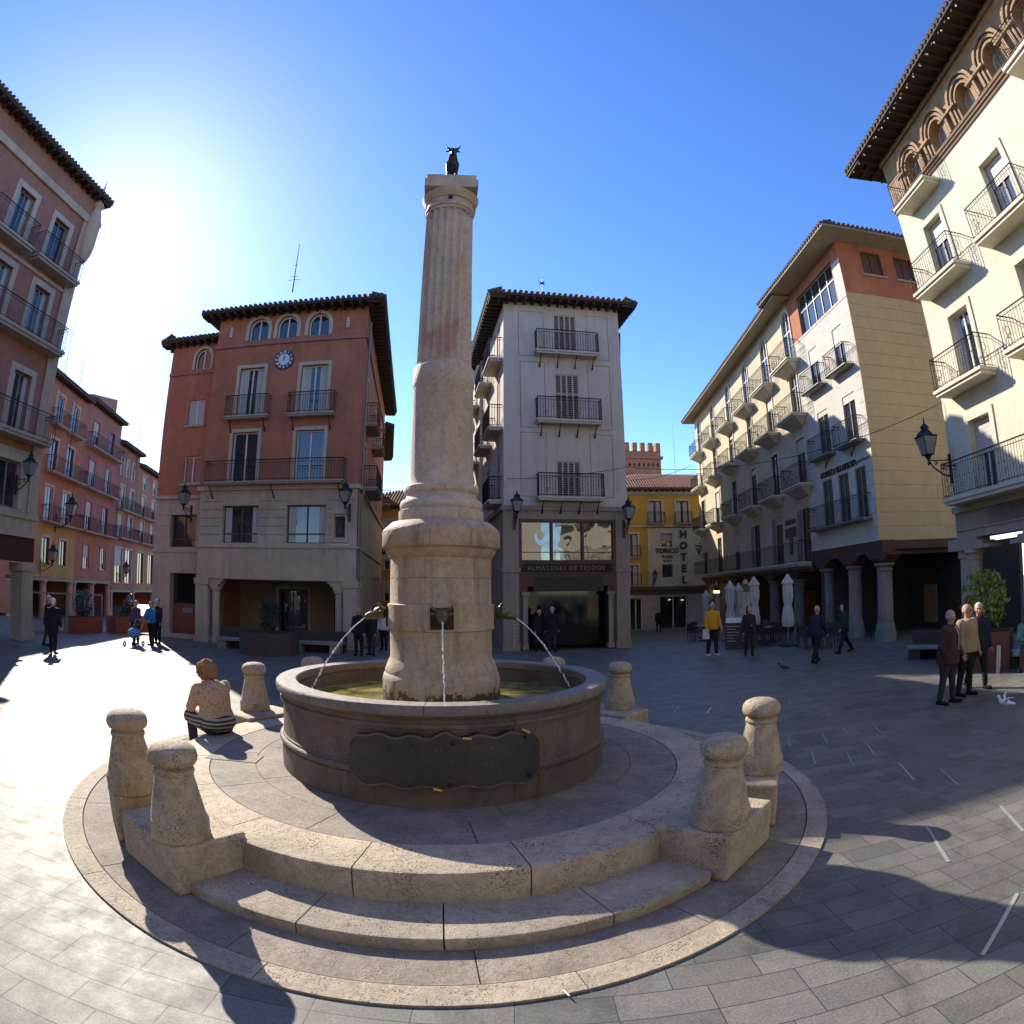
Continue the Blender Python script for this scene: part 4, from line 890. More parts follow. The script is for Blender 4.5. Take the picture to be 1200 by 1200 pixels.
# orange building closing the side street
OF = Fr((-13.5, 47), (-2.5, 47)); OB = bld('orange_house', OF, 'orange house with a low tiled roof closing the narrow side street')
mb = MB(); oo = [(3.5, 4.4, z, z+1.5) for z in (1.5, 4, 6.4)]+[(6.5, 7.4, z, z+1.5) for z in (1.5, 4, 6.4)]; wall(mb, OF, 0, 11, -2, 8.8, oo, .2); shell(mb, OF, 0, 11, 7, -2, 8.8); build(mb, 'wall', M['orange'], OB)
for o in oo: window(OB, OF, *o, depth=.12, surround='trim', blind=.5)
roof(OB, [OF.p(0, 0, 0)[:2], OF.p(11, 0, 0)[:2], OF.p(11, -7, 0)[:2], OF.p(0, -7, 0)[:2]], 8.9, .5, 1.7, tile='tile', rafter=.4, edges=(0,), rows_edges=(0,))

# ---- hotel
k_ = 52/46
def hx(u): return u*k_
def hz(z): return (z-2.386)*k_+2.386
HF = Fr((5.5*k_, 52), (22, 52)); HB = bld('hotel', HF, 'yellow and cream hotel with big black letters at the far end of the square', 'hotel')
def HO(a, b, c, d): return (hx(a), hx(b), hz(c), hz(d))
ho = [HO(.0, .55, 7.4, 9.2), HO(2.0, 3.1, 7.4, 9.2), HO(5.05, 6.05, 7.45, 9.15), HO(7.25, 8.25, 7.45, 9.15), HO(3.15, 4.1, 4.9, 6.6), HO(3.15, 4.1, 2.6, 4.2), HO(5.95, 6.8, 5.6, 6.62), HO(5.98, 6.8, 3.25, 4.22)]
mb = MB(); WH_ = HF.L; wall(mb, HF, 0, WH_, hz(2.5), hz(9.95), ho, .25); shell(mb, HF, 0, WH_, 8, -2, hz(9.9), .5); build(mb, 'wall', M['hotel'], HB)
mb = MB(); wall(mb, HF, hx(4.87), WH_, hz(2.55), hz(7.1), ho[6:], .1, .05); HF.box(mb, hx(4.87), WH_, 0, .05, hz(7.05), hz(7.12)); cw = build(mb, 'cream_panel', M['hotelwhite'], HB)
mb = MB(); HF.box(mb, 0, WH_, -.02, .2, hz(7.12), hz(7.25)); HF.box(mb, 0, WH_, -.02, .22, hz(9.2)+.5, hz(9.95)); build(mb, 'cornice', M['trim'], HB)
for o in ho[:6]: window(HB, HF, *o, depth=.2, frame='brownframe', surround='trim', sw=.16, curtain=.35)
window(HB, HF, *ho[6], depth=.2, frame='brownframe', surround='trim', sw=.1, n=.05, blind=.55); window(HB, HF, *ho[7], depth=.2, frame='brownframe', surround='trim', sw=.1, n=.05)
for a, b, z in ((4.85, 6.3, 7.4), (7.05, 8.5, 7.4), (1.8, 3.4, 7.4), (2.9, 4.3, 4.85), (2.9, 4.3, 2.7)): balcony(HB, HF, hx(a), hx(b), hz(z), .45, .95, step=.14)
mb = MB(); HF.box(mb, 0, WH_, -.3, .3, hz(2.3), hz(2.55)); HF.box(mb, 0, WH_, -.3, .02, hz(1.9), hz(2.3)); build(mb, 'fascia', M['brownframe'], HB)
mb = MB(); go = [(hx(3.4), hx(4.4), -1.2, hz(1.7)), (hx(5.75), hx(8.0), -1.2, hz(1.8))]; wall(mb, HF, 0, WH_, -1.5, hz(1.9), go, .4, .04); build(mb, 'ground_storey', M['sillstone'], HB)
for o in go: window(HB, HF, *o, depth=.35, frame='creamtrim', pane='shopglass', fw=.1)
build(text_mb('TORICO', .56, HF, hx(6.4), .05, hz(5.12), .06, .02), 'hotel_name', M['black'], HB)
build(text_mb('PLAZA', .34, HF, hx(6.4), .05, hz(4.72), .05, .012), 'hotel_name_small', M['black'], HB)
mb = MB()
for i in (-1, 0, 1):
    p5 = [(0.12*(1 if j % 2 == 0 else .42)*sin(j*pi/5), .12*(1 if j % 2 == 0 else .42)*cos(j*pi/5)) for j in range(10)]
    mb.add([HF.p(hx(6.4)+i*.3+x, n, hz(4.5)+z) for n in (.05, .09) for x, z in p5], [tuple(range(10)), tuple(range(10, 20))]+[(j, (j+1) % 10, 10+(j+1) % 10, 10+j) for j in range(10)])
build_split(mb, 'rating_star', M['black'], HB)
for i, ch in enumerate('HOTEL'): build(text_mb(ch, .9, HF, hx(7.72), .05, hz(6.28-.885*i), .1, .03), 'hotel_letter', M['black'], HB)
roof(HB, [HF.p(0, 0, 0)[:2], HF.p(WH_, 0, 0)[:2], HF.p(WH_, -8, 0)[:2], HF.p(0, -8, 0)[:2]], hz(9.95), .7, 1.9, tile='tile', rafter=.5, edges=(0,), rows_edges=(0,), shrink=.4)
# brick tower behind
TF = Fr((16, 90), (24.2, 90.6)); TB = bld('brick_tower', TF, 'old red brick tower with battlements rising behind the hotel roof', 'tower')
mb = MB(); TF.box(mb, 0, 7.0, -6, 0, 0, 23.4); TF.box(mb, -.3, 7.3, -6.3, .3, 22.2, 22.6)
for i in range(6): TF.box(mb, .0+i*1.25, .7+i*1.25, -.6, .2, 23.4, 24.7); 
for i in range(4): TF.box(mb, 6.4, 7.2, -1.6-i*1.4, -.9-i*1.4, 23.4, 24.9)
TF.box(mb, -2, 11, -4, 1, 0, 19.4)
build(mb, 'wall', M['towerbrick'], TB)
mb = MB()
for i in range(9): TF.box(mb, .3+i*.75, .6+i*.75, .0, .03, 21.0, 21.5)
for i in range(5): TF.box(mb, .2+i*.55, .5+i*.55, 1.0, 1.03, 16.6, 18.6)
for i in range(3): TF.box(mb, 4+i*.55, 4.3+i*.55, 1.0, 1.03, 17.4, 18.6)
build_split(mb, 'window_slit', M['darkint'], TB)
roof(TB, [TF.p(-2, 1, 0)[:2], TF.p(11, 1, 0)[:2], TF.p(11, -4, 0)[:2], TF.p(-2, -4, 0)[:2]], 19.4, .5, .8, tile='tile', rafter=0, edges=(0,)) if 0 else None
# ---- white panelled corner building with yellow siding
BF = Fr((13.95, 20.37), (14.08, 26.4)); BB = bld('corner_house', BF, 'corner house with a white panelled front, yellow striped side wall and dark red top storey')
W = BF.L
wt = [(.95, 1.85, 11.15, 13.15), (3.5, 4.4, 11.15, 13.15), (.8, 1.85, 7.95, 10.05), (3.3, 4.35, 7.95, 10.05), (.6, 1.5, 4.8, 6.9), (2.05, 3.0, 4.8, 6.9), (3.55, 4.55, 4.8, 6.9)]
mb = MB(); wall(mb, BF, 0, W, 3.86, 14.12, wt, .25); wall(mb, BF, 0, .75, 14.12, 15.9, [], .2); BF.box(mb, .0, W, -.3, .02, 14.02, 14.12)
for z in [4.5+.57*i for i in range(16)]: pass
fr = build(mb, 'front_wall', M['bwhite'], BB)
mb = MB()
for i in range(18):
    z = 4.35+.56*i
    if z < 13.8:
        for a, b in ((0, .5), (1.9, 2.0), (4.6, W)) if 1 else (): BF.box(mb, a, b, -.005, .006, z, z+.018)
build(mb, 'panel_joints', M['greyframe'], fr)
SF = Fr((13.95, 20.37), (18.6, 20.3), view=(10, 0))
mb = MB(); wall(mb, SF, 0, SF.L, 3.84, 14.2, [], .1)
zz = 3.84
k = 19
for i in range(k):
    z0 = 3.84+(14.2-3.84)*i/k; z1 = 3.84+(14.2-3.84)*(i+1)/k; SF.box(mb, -.012, SF.L, -.01, .022, z0+.018, z1)
BF.box(mb, .35, W, -4.5, -.4, 3.84, 16.5)
sd = build(mb, 'siding', M['siding'], BB)
mb = MB(); to = [(1.2, 2.3, 15.22, 16.4), (3.05, 4.1, 15.22, 16.4)]; wall(mb, SF, -.02, SF.L, 14.2, 16.75, to, .2, .03); ro = [(.8, 4.75, 14.15, 16.12)]
wall(mb, BF, .76, W, 14.12, 16.75, ro, .25, .0); wall(mb, BF, -.02, .76, 15.9, 16.75, [], .2)
build(mb, 'top_storey', M['redwall'], BB)
for o in to: window(BB, SF, *o, depth=.12, frame='brownframe', pane='maroonpane', sill=True, n=.03)
w = window(BB, BF, *ro[0], depth=.15, frame='greyframe', pane='glass', leaves=5, transom=.6, fw=.07)
for i, o in enumerate(wt): window(BB, BF, *o, depth=.1, frame='brownframe' if i < 2 else 'greyframe', blind=(.4, .35, .15, .1, 0, 0, 0)[i], surround=None, transom=None)
for a, b, z in ((.45, 2.4, 11.15), (3.0, 5.0, 11.15), (.35, 2.4, 7.95), (2.9, 5.0, 7.95)): balcony(BB, BF, a, b, z, .45, .95, iron='iron', th=.1, slab='greyframe')
balcony(BB, BF, .3, 5.35, 4.8, .5, .95, th=.1, slab='greyframe')
build(text_mb('GOMEZ & VILLARROYA', .34, BF, 2.9, .0, 7.05, .04, .012, spacing=.92), 'office_name', M['black'], BB)
build(text_mb('consultores', .22, BF, .75, .0, 7.1, .03, .004), 'office_name_small', M['greyframe'], BB)
mb = MB()
for c in (1.6, 4.0): mb.tube([BF.p(c-.05, .03, 7.75), BF.p(c, .03, 7.45), BF.p(c-.45, .03, 7.85)], .02, 5)
build(mb, 'office_tick', M['black'], BB)
# arcade
mb = MB(); arcade_beam(mb, BF, [-.3, .1, 2.5, 5.1, W], .3, 3.1, 3.86, -.6, .03); SF.box(mb, .6, SF.L, -.5, .0, 3.3, 3.84); 
for k2, w2 in enumerate((.9, .6)): SF.box(mb, -.2, w2, -.5, -.01, 3.27-.12*k2, 3.4-.12*k2)
BF.box(mb, -.2, W, -5, -.6, 3.5, 3.84)
build(mb, 'arcade_beam', M['maroonbeam'] if 'maroonbeam' in M else M['brownframe'], BB)
for u, r in ((.12, .33), (2.5, .3), (5.05, .3)):
    mb = MB(); doric(mb, BF, u, -.3, r, -.4 if u > 3 else -.05, 3.0, .75)
    build(mb, 'column', M['columngrey'] if 'columngrey' in M else M['whitestone'], BB, smooth=True)
mb = MB(); BF.box(mb, -3, W, -5.2, -5, -1, 3.6); SF.box(mb, 0, SF.L+2, -5, -4.9, -1, 3.6)
build(mb, 'arcade_wall', M['darkgreen'], BB)
mb = MB(); BF.box(mb, 2.6, 3.6, -5.0, -4.95, .3, 2.0); build_split(mb, 'shop_window', M['ochre'], BB)
P = [BF.p(0, 0, 0)[:2], BF.p(W, 0, 0)[:2], BF.p(W, -6, 0)[:2], SF.p(SF.L, 0, 0)[:2]]
P = [P[1], P[0], P[3], P[2]]
roof(BB, P, 16.7, 1.15, 1.2, soff='soffit', rafter=0, edges=(0, 1), drop=.0)
mb = MB(); BF.box(mb, -.5, W, -5, .5, -.3, .02) if 0 else None

# ---- long pale yellow arcaded building
LG = Fr((14.08, 26.42), (15.68, 49.2)); LB = bld('long_house', LG, 'long pale yellow house with rows of balconies over a stone arcade')
W = LG.L; cs = [.45, 4.25, 8.1, 12.3, 16.8, 21.3]; ops = []
for c in cs: ops += [(c-.54, c+.54, 13.25, 16.2, True), (c-.5, c+.5, 10.45, 12.7), (c-.55, c+.55, 7.05, 9.4), (c-.55, c+.55, 3.4, 5.98)]
ops += [(2.1, 3.0, 3.4, 5.98)] if 0 else []
mb = MB(); wall(mb, LG, 0, W, 3.1, 16.95, ops, .3); shell(mb, LG, 0, W, 8, 3.1, 16.9, .5); LG.box(mb, -.05, W, -7, -.1, 16.7, 16.9)
build(mb, 'wall', M['yellowlong'], LB)
for i, c in enumerate(cs):
    window(LB, LG, c-.54, c+.54, 13.25, 16.2, True, depth=.08, frame='whiteframe', surround='creamtrim', sw=.12, transom=.6, fw=.05)
    for q, (za, zb, hw) in enumerate(((10.45, 12.7, .5), (7.05, 9.4, .55), (3.4, 5.98, .55))):
        window(LB, LG, c-hw, c+hw, za, zb, depth=.1, frame='brownframe' if q else 'trim', surround='creamtrim' if q < 2 else None, sw=.1, blind=(0, .3, 0, .15, 0, .5)[(i+q) % 6], transom=.72)
    for z in (13.25, 10.45, 7.05):
        w0, w1 = (c-1.15, c+1.4)
        b = balcony(LB, LG, w0, w1, z, .72, .98, 'creamtrim', th=.16, ornate=1 if i < 3 else 0, step=.13)
        s = MB(); s.hexa([LG.p(w0+.5, 0, z-.5), LG.p(w1-.5, 0, z-.5), LG.p(w1-.5, .1, z-.5), LG.p(w0+.5, .1, z-.5), LG.p(w0+.15, 0, z-.14), LG.p(w1-.15, 0, z-.14), LG.p(w1-.15, .62, z-.14), LG.p(w0+.15, .62, z-.14)])
        build(s, 'corbel', M['creamtrim'], b)
balcony(LB, LG, .05, W-.1, 3.4, .7, 1.0, 'creamtrim', th=.2, step=.16, name='gallery')
for i, c in enumerate(cs[:3]):
    mb = MB(); LG.box(mb, c+.56, c+1.05, .01, .05, 3.45, 5.95)
    for k2 in range(26): LG.box(mb, c+.6, c+1.0, .05, .06, 3.5+k2*.094, 3.5+k2*.094+.06)
    build(mb, 'shutter', M['greyframe'], LB)
build(text_mb('CERVECERIA', .3, LG, 2.55, .0, 5.45, .04, .01, spacing=.85), 'bar_name', M['brownframe'], LB)
mb = MB(); LG.box(mb, 1.75, 3.3, .0, .04, 4.75, 5.25); LG.box(mb, 2.3, 2.7, .0, .05, 3.9, 4.7); build(mb, 'bar_emblem', M['midint'], LB)
mb = MB(); cu = [2.5+3.72*i for i in range(6)]; arcade_beam(mb, LG, [0]+cu+[W], .3, 2.65, 3.12, -.6, -.02); LG.box(mb, 0, W, -5, -.6, 2.95, 3.1); build(mb, 'arcade_beam', M['brownframe'], LB)
for u in cu:
    mb = MB(); y = LG.p(u, 0, 0)[1]; doric(mb, LG, u, -.35, .31, gz(0, y)-.1, 2.6, .3); build(mb, 'column', M['columngrey'] if 'columngrey' in M else M['whitestone'], LB, smooth=True)
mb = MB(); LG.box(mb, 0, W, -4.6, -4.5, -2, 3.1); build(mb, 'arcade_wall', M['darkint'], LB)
mb = MB(); LG.box(mb, 3.5, 4.8, -4.5, -4.42, -.2, 2.0); LG.box(mb, 9.5, 11.5, -4.5, -4.42, -.6, 1.9); build_split(mb, 'arcade_door', M['corten'], LB)
mb = MB(); LG.box(mb, 15.2, 16.6, -.5, -.42, 1.95, 2.15); LG.box(mb, 18.6, 20.6, -.5, -.42, 1.9, 2.1); LG.box(mb, 12.6, 13.0, -1.5, -1.42, 1.85, 2.1); build_split(mb, 'lit_bar_sign', M['lit'], LB)
mb = MB(); LG.box(mb, 17.3, 17.9, -.52, -.44, 1.2, 1.3); LG.box(mb, 20.9, 22.0, -.52, -.44, 1.2, 1.28); build_split(mb, 'tube_light', M['litwhite'], LB)
roof(LB, [LG.p(W, 0, 0)[:2], LG.p(.3, 0, 0)[:2], LG.p(.3, -8, 0)[:2], LG.p(W, -8, 0)[:2]], 16.75, .95, 1.2, soff='soffit', rafter=0, edges=(0,), drop=.22)
for i in range(6):
    pass

# ---- cream building close on the right
CF = Fr((13.84, 15.5), (13.84-.59*2.2, 15.5-8.1*2.2)); CB = bld('cream_house', CF, 'tall cream house with brick arches under the eaves, close on the right')
W = CF.L
cw_ = [1.85+3.72*i for i in range(5)]
ops = [(c-.55, c+.55, z0, z1) for c in cw_ for z0, z1 in ((11.4, 13.65), (8.0, 10.3), (4.6, 6.9))]
mb = MB(); wall(mb, CF, 0, W, 3.75, 15.05, ops, .32); CF.box(mb, .02, W, -9, -.5, 3.75, 17.4)
mb.poly([CF.p(0, 0, 3.75), CF.p(0, 0, 15.05), CF.p(0, -9, 15.05), CF.p(0, -9, 3.75)])
build(mb, 'wall', M['cream'], CB)
ac = [1.93*(i+1)-.05 for i in range(9)]
bo = [(c-.42, c+.42, 15.32, 16.42, True) for c in ac]
mb = MB(); wall(mb, CF, 0, W, 15.28, 17.5, bo, .45); mb.poly([CF.p(0, 0, 15), CF.p(0, 0, 17.5), CF.p(0, -9, 17.5), CF.p(0, -9, 15)])
CF.box(mb, 0, W, .0, .1, 17.2, 17.4)
bw = build(mb, 'brick_storey', M['brickmat'], CB)
mb = MB(); CF.box(mb, -.12, W, -.05, .14, 15.22, 15.32); CF.box(mb, -.08, W, -.05, .10, 15.12, 15.22); CF.box(mb, -.04, W, -.05, .05, 15.0, 15.12); build(mb, 'string_course', M['corten'] if 0 else M['brownstone'], bw)
for c in ac:
    mb = MB()
    for k2, (r0, r1, n) in enumerate(((.43, .52, .06), (.57, .66, .12), (.72, .84, .17))):
        zc = 16.0; P0 = [(c-r0*cos(pi*i/14), zc+r0*sin(pi*i/14)) for i in range(15)]; P1 = [(c-r1*cos(pi*i/14), zc+r1*sin(pi*i/14)) for i in range(15)]
        for i in range(14):
            q = [P0[i], P0[i+1], P1[i+1], P1[i]]; mb.hexa([CF.p(x, -.01, z) for x, z in q]+[CF.p(x, n, z) for x, z in q])
        for s in (-1, 1):
            a, b = sorted((c+s*r0, c+s*r1)); CF.box(mb, a, b, -.01, n, 15.33, 15.93)
    for s in (-1, 1): a, b = sorted((c+s*.42, c+s*.95)); CF.box(mb, a, b, -.01, .22, 15.93, 16.01)
    build(mb, 'brick_arch', M['brickmat'], bw)
for c in ac: window(CB, CF, c-.42, c+.42, 15.32, 16.42, True, depth=.4, frame='creamtrim', fw=.05, pane='paleglass', leaves=2)
for j, o in enumerate(ops): window(CB, CF, *o, depth=.26, frame='brownframe' if j % 3 == 0 else 'whiteframe', surround='creamtrim', sw=.2, blind=(.35, 0, .45)[j % 3], curtain=.2)
for i, c in enumerate(cw_):
    for z in (11.4, 8.02): balcony(CB, CF, c-1.32, c+1.28, z, .7, 1.02, 'creamtrim', th=.2, ornate=1, step=.12, bow=1 if 0 else 0)
    if i in (0, 2): balcony(CB, CF, c-1.1, c+1.12, 14.66, .7, 1.0, 'creamtrim', th=.2, ornate=1, step=.12)
balcony(CB, CF, .3, W-.2, 4.68, .72, 1.05, 'creamtrim', th=.22, ornate=1, step=.12, name='gallery')
mb = MB(); CF.box(mb, -.05, W, -.7, -.05, 3.45, 3.9); CF.box(mb, 0, W, -5, -.7, 3.7, 3.8)
CF.box(mb, -.05, W, -.4, .1, 4.25, 4.46); CF.box(mb, 0, W, -.3, .0, 3.7, 4.3)
for c in (-.2, 3.9, 7.9, 11.9):
    for k2, w2 in enumerate((1.3, .95, .7)): CF.box(mb, c-.4 if c < 0 else c-w2, c+w2+.5, -.65, -.06, 3.1+.12*k2, 3.1+.12*(k2+1)+.002)
build(mb, 'arcade_beam', M['sillstone'], CB)
for u in (-.05, 3.9, 7.9, 11.9):
    mb = MB(); CF.box(mb, u-.15, u+.32, -.75, -.25, 0, 3.0); CF.box(mb, u-.2, u+.4, -.8, -.2, 2.85, 3.1); build(mb, 'pier', M['stonewall'], CB, bevel=.02)
    mb = MB(); doric(mb, CF, u+.55, -.35, .27, 0, 3.1, .3); build(mb, 'column', M['stonewall'], CB, smooth=True)
mb = MB(); CF.box(mb, 0, W, -5.2, -5, 0, 3.8); CF.box(mb, -.02, .1, -5, -1.2, 0, 3.8) if 0 else None; build(mb, 'arcade_wall', M['darkgreen'], CB)
mb = MB(); CF.box(mb, 1.2, 2.1, -5, -4.9, .1, 2.3); CF.box(mb, 3.4, 5.2, -5, -4.9, 1.0, 2.2); CF.box(mb, 6.0, 9, -5, -4.9, .8, 2.4); build_split(mb, 'shop_window', M['shopglass'], CB)
mb = MB(); CF.box(mb, 2.6, 9, -4.8, -4.6, 2.75, 3.15); build(mb, 'sign_board', M['sillstone'], CB)
P = [CF.p(0, 0, 0)[:2], CF.p(W, 0, 0)[:2], CF.p(W, -9, 0)[:2], CF.p(0, -9, 0)[:2]]
roof(CB, P, 17.5, 1.1, 1.4, rafter=.5, edges=(0, 3), drop=.08)
mb = MB()
for i in range(34): mb.ell(CF.p(-.6+i*.55, .98, 17.30), (.035, .035, .035), 6, 5)
build_split(mb, 'rafter_cap', M['whitepaint'], CB)

# ---- left building close to the camera side
LF = Fr((-17.85, 17.9), (-17.9, 2)); LH = bld('tall_left_house', LF, 'tall red and stone house with carved window surrounds, at the left edge beside the sun')
W = LF.L; cl = [1.78, 4.2, 7.0, 9.8, 12.6]
ops = []
for c in cl: ops += [(c-.5, c+.5, 14.0, 16.2), (c-.5, c+.5, 10.95, 13.15), (c-.52, c+.52, 7.42, 9.7), (c-.6, c+.6, 4.75, 6.45)]
mb = MB(); wall(mb, LF, 0, W, 6.9, 17.2, [o for o in ops if o[2] > 7], .3); LF.box(mb, .02, W, -9, -.0, 17.2, 18.35); LF.box(mb, .02, W, -9, -.5, 3.9, 18.0); mb.poly([LF.p(0, 0, 3.8), LF.p(0, 0, 18.3), LF.p(0, -9, 18.3), LF.p(0, -9, 3.8)]); build(mb, 'wall', M['leftred'], LH)
mb = MB(); wall(mb, LF, -.02, W, 3.9, 6.9, [o for o in ops if o[2] < 7], .3, .04); LF.box(mb, -.06, W, -.1, .14, 4.45, 4.62); LF.box(mb, -.08, W, -.1, .18, 3.78, 3.98)
LF.box(mb, -.04, .5, -.1, .07, 6.9, 17.0); LF.box(mb, -.1, W, -.1, .12, 17.0, 17.35); LF.box(mb, -.06, W, -.1, .06, 13.5, 13.65)
build(mb, 'stone_trim', M['stonewall'], LH)
for i, o in enumerate(ops): window(LH, LF, *o, depth=.22, frame='greyframe', surround='trim', sw=.24, fw=.07, n=.0 if o[2] > 7 else .04, curtain=.2 if i % 3 else 0)
balcony(LH, LF, .12, W-.2, 7.42, .7, .98, th=.22, brackets=0, step=.12); balcony(LH, LF, .3, 6.5, 10.95, .7, .98, th=.22, step=.12); balcony(LH, LF, .3, 3.1, 14.0, .65, .98, th=.2, step=.12); balcony(LH, LF, 3.4, 6.0, 14.0, .65, .98, th=.2, step=.12)
mb = MB(); LF.box(mb, -.02, W, -.6, .0, 2.9, 3.85); LF.box(mb, 0, W, -5, -.6, 3.2, 3.3); build(mb, 'arcade_beam', M['maroon'], LH)
for u in (.35, 4.4, 8.4, 12.4):
    mb = MB(); LF.box(mb, u-.33, u+.33, -.6, .05, 0, 2.55); LF.box(mb, u-.42, u+.42, -.65, .12, 2.55, 2.85); LF.box(mb, u-.38, u+.38, -.62, .1, 0, .3); build(mb, 'pillar', M['stonewall'], LH, bevel=.015)
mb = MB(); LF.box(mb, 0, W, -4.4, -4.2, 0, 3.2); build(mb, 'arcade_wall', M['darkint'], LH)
P = [LF.p(0, 0, 0)[:2], LF.p(W, 0, 0)[:2], LF.p(W, -9, 0)[:2], LF.p(0, -9, 0)[:2]]
roof(LH, P, 18.35, .5, 1.6, rafter=.45, edges=(0, 3), drop=.04)
mb = MB(); q = LF.p(.0, .1, 0)[:2]; mb.tube([LF.p(.6, .12, 16.9), LF.p(.6, .12, 4.7)], .045, 8)
mb.lathe([(.0, 15.1), (.18, 15.3), (.3, 15.6), (.36, 16.0), (.36, 17.0), (.42, 17.1), (.36, 17.25), (.3, 17.5), (.18, 17.9), (.28, 18.05), (.22, 18.2), (.1, 18.5), (.16, 18.7), (.06, 18.9), (0, 19.6)], q, 16); build(mb, 'corner_turret', M['stonewall'], LH, smooth=True)

# ---- row of four houses behind on the left
KR = 1.6
def rz(z): return (z-2.386)*KR+2.386
A = Vector((-19.9, 20.4))*KR; B = Vector((-24.3, 36.4))*KR; D_ = (B-A).normalized()
def rowf(u0, u1, n=0): f = Fr(tuple(A+D_*u0), tuple(A+D_*u1)); return f.off(n) if n else f
rows = [(-2.5, 3.7, 11.0, 'rowred', 'rowyellow', 'house painted red above and yellow below, first of the four in the side row'), (3.72, 8.85, 11.2, 'rowpink', 'rowred', 'pinkish red house with long balconies, second of the four in the side row'),
        (8.87, 12.7, 10.2, 'rowdeep', 'rowpink', 'deep red house with a row of small arched top windows, third in the side row'), (12.72, 17.4, 9.6, 'rowred', 'ochre', 'narrow red and orange house at the far end of the side row')]
for ri, (u0, u1, zt, m1, m2, lb) in enumerate(rows):
    u0 *= KR; u1 *= KR; zt = rz(zt); F = rowf(u0, u1); hb = bld('terraced_house', F, lb, group='row of old houses on the left', u=F.L/2 if 0 else 0); W = F.L
    lv = [(2.95, 4.1, 0), (4.78, 6.3, 1), (6.92, 8.4, 1), (9.0, 10.4, 1)] if ri < 2 else [(2.3, 4.3, 0), (4.9, 6.3, 1), (6.5, 7.9, 1), (8.3, 9.2, 0)]
    lv = [(rz(p), rz(q), t) for p, q, t in lv]
    base = rz(2.45) if ri < 2 else rz(2.0)
    if ri == 0: cu_ = [2.95*KR, 4.8*KR, .8*KR]
    else: cu_ = [W*.27, W*.73]
    ops = []
    for za, zb, bal in lv:
        if ri == 2 and za > 11: ops += [(W*(.12+.26*i), W*(.12+.26*i)+.7, rz(8.5), rz(9.5), True) for i in range(3)]; continue
        hw = .62 if not (ri >= 2 and za < 3) else .95
        ops += [(c-hw, c+hw, za, zb) for c in cu_]
    mb = MB(); ops_u = [o for o in ops if o[2] > rz(4.5)]; ops_l = [o for o in ops if o[2] < rz(4.5)]
    zs_ = rz(4.72)
    wall(mb, F, 0, W, zs_, zt, ops_u, .18); shell(mb, F, 0, W, 7, base, zt-.1); mb.poly([F.p(0, 0, 0), F.p(0, 0, zt), F.p(0, -7, zt), F.p(0, -7, 0)]); mb.poly([F.p(W, 0, 0), F.p(W, 0, zt), F.p(W, -7, zt), F.p(W, -7, 0)])
    build(mb, 'upper_wall', M[m1], hb)
    mb = MB(); wall(mb, F, 0, W, base, zs_, ops_l, .18, .01); F.box(mb, 0, W, -.02, .08, base-.1, base+.05); build(mb, 'lower_wall', M[m2], hb)
    for o in ops: window(hb, F, *o, depth=.12, frame='brownframe' if (ri+int(o[2])) % 2 else 'whiteframe', surround='trim' if ri != 1 else 'rowpink', sw=.18, blind=.5 if (int(o[0]*7)+ri) % 3 == 0 else 0, fw=.08)
    for za, zb, bal in lv:
        if bal:
            if ri == 0:
                if za > 11:
                    for c in cu_[:2]: balcony(hb, F, c-1.1, c+1.1, za, .7, 1.05)
                else: balcony(hb, F, 3.6, W-.1, za, .8, 1.05)
            elif not (ri == 2 and za > 11): balcony(hb, F, .4, W-.4, za, .8, 1.05)
    mb = MB()
    F.box(mb, 0, W, -.5, 0, base-.35, base-.1)
    build(mb, 'arcade_beam', M['brownframe'], hb)
    for i in range(3 if ri < 2 else 2):
        mb = MB(); u = .3+(W-.6)*i/(2 if ri < 2 else 1); doric(mb, F, u, -.25, .3, gz(0, F.p(u, 0, 0)[1])-.3, base-.35, .3, 14); build(mb, 'column', M['stonewall'], hb, smooth=True)
    mb = MB(); F.box(mb, 0, W, -3, -2.9, -2, base); build(mb, 'arcade_wall', M['darkint'], hb)
    roof(hb, [F.p(0, 0, 0)[:2], F.p(W, 0, 0)[:2], F.p(W, -7, 0)[:2], F.p(0, -7, 0)[:2]], zt, .75, 1.0, rafter=.5, edges=(0,), drop=.05, over=0 or .7) if 0 else roof(hb, [F.p(0, 0, 0)[:2], F.p(W, 0, 0)[:2], F.p(W, -7, 0)[:2], F.p(0, -7, 0)[:2]], zt, [.7, .02, .3, .02], 1.0, rafter=.5, edges=(0,), drop=.05) if 0 else None
    mb = MB(); F.box(mb, -.0, W, -7, .65, zt, zt+.14)
    for i in range(int(W/.24)): mb.tube([F.p(.12+i*.24, .7, zt+.17), F.p(.12+i*.24, -3, zt+1.1)], .085, 7)
    mb.add([F.p(0, .65, zt+.12), F.p(W, .65, zt+.12), F.p(W, -3.2, zt+1.05), F.p(0, -3.2, zt+1.05), F.p(0, -7, zt+.1), F.p(W, -7, zt+.1)], [(0, 1, 2, 3), (3, 2, 5, 4), (0, 3, 4), (1, 5, 2)])
    rf = build(mb, 'roof', M['tiledark'], hb)
    mb = MB()
    for i in range(int(W/.5)): F.box(mb, .1+i*.5, .2+i*.5, 0, .6, zt-.12, zt+.002)
    build(mb, 'rafters', M['wood'], rf)
F = rowf(10.6*KR, 15.0*KR, -5); TB2 = bld('pink_rooftop_block', F, 'plain pinkish block rising behind the far roofs of the side row')
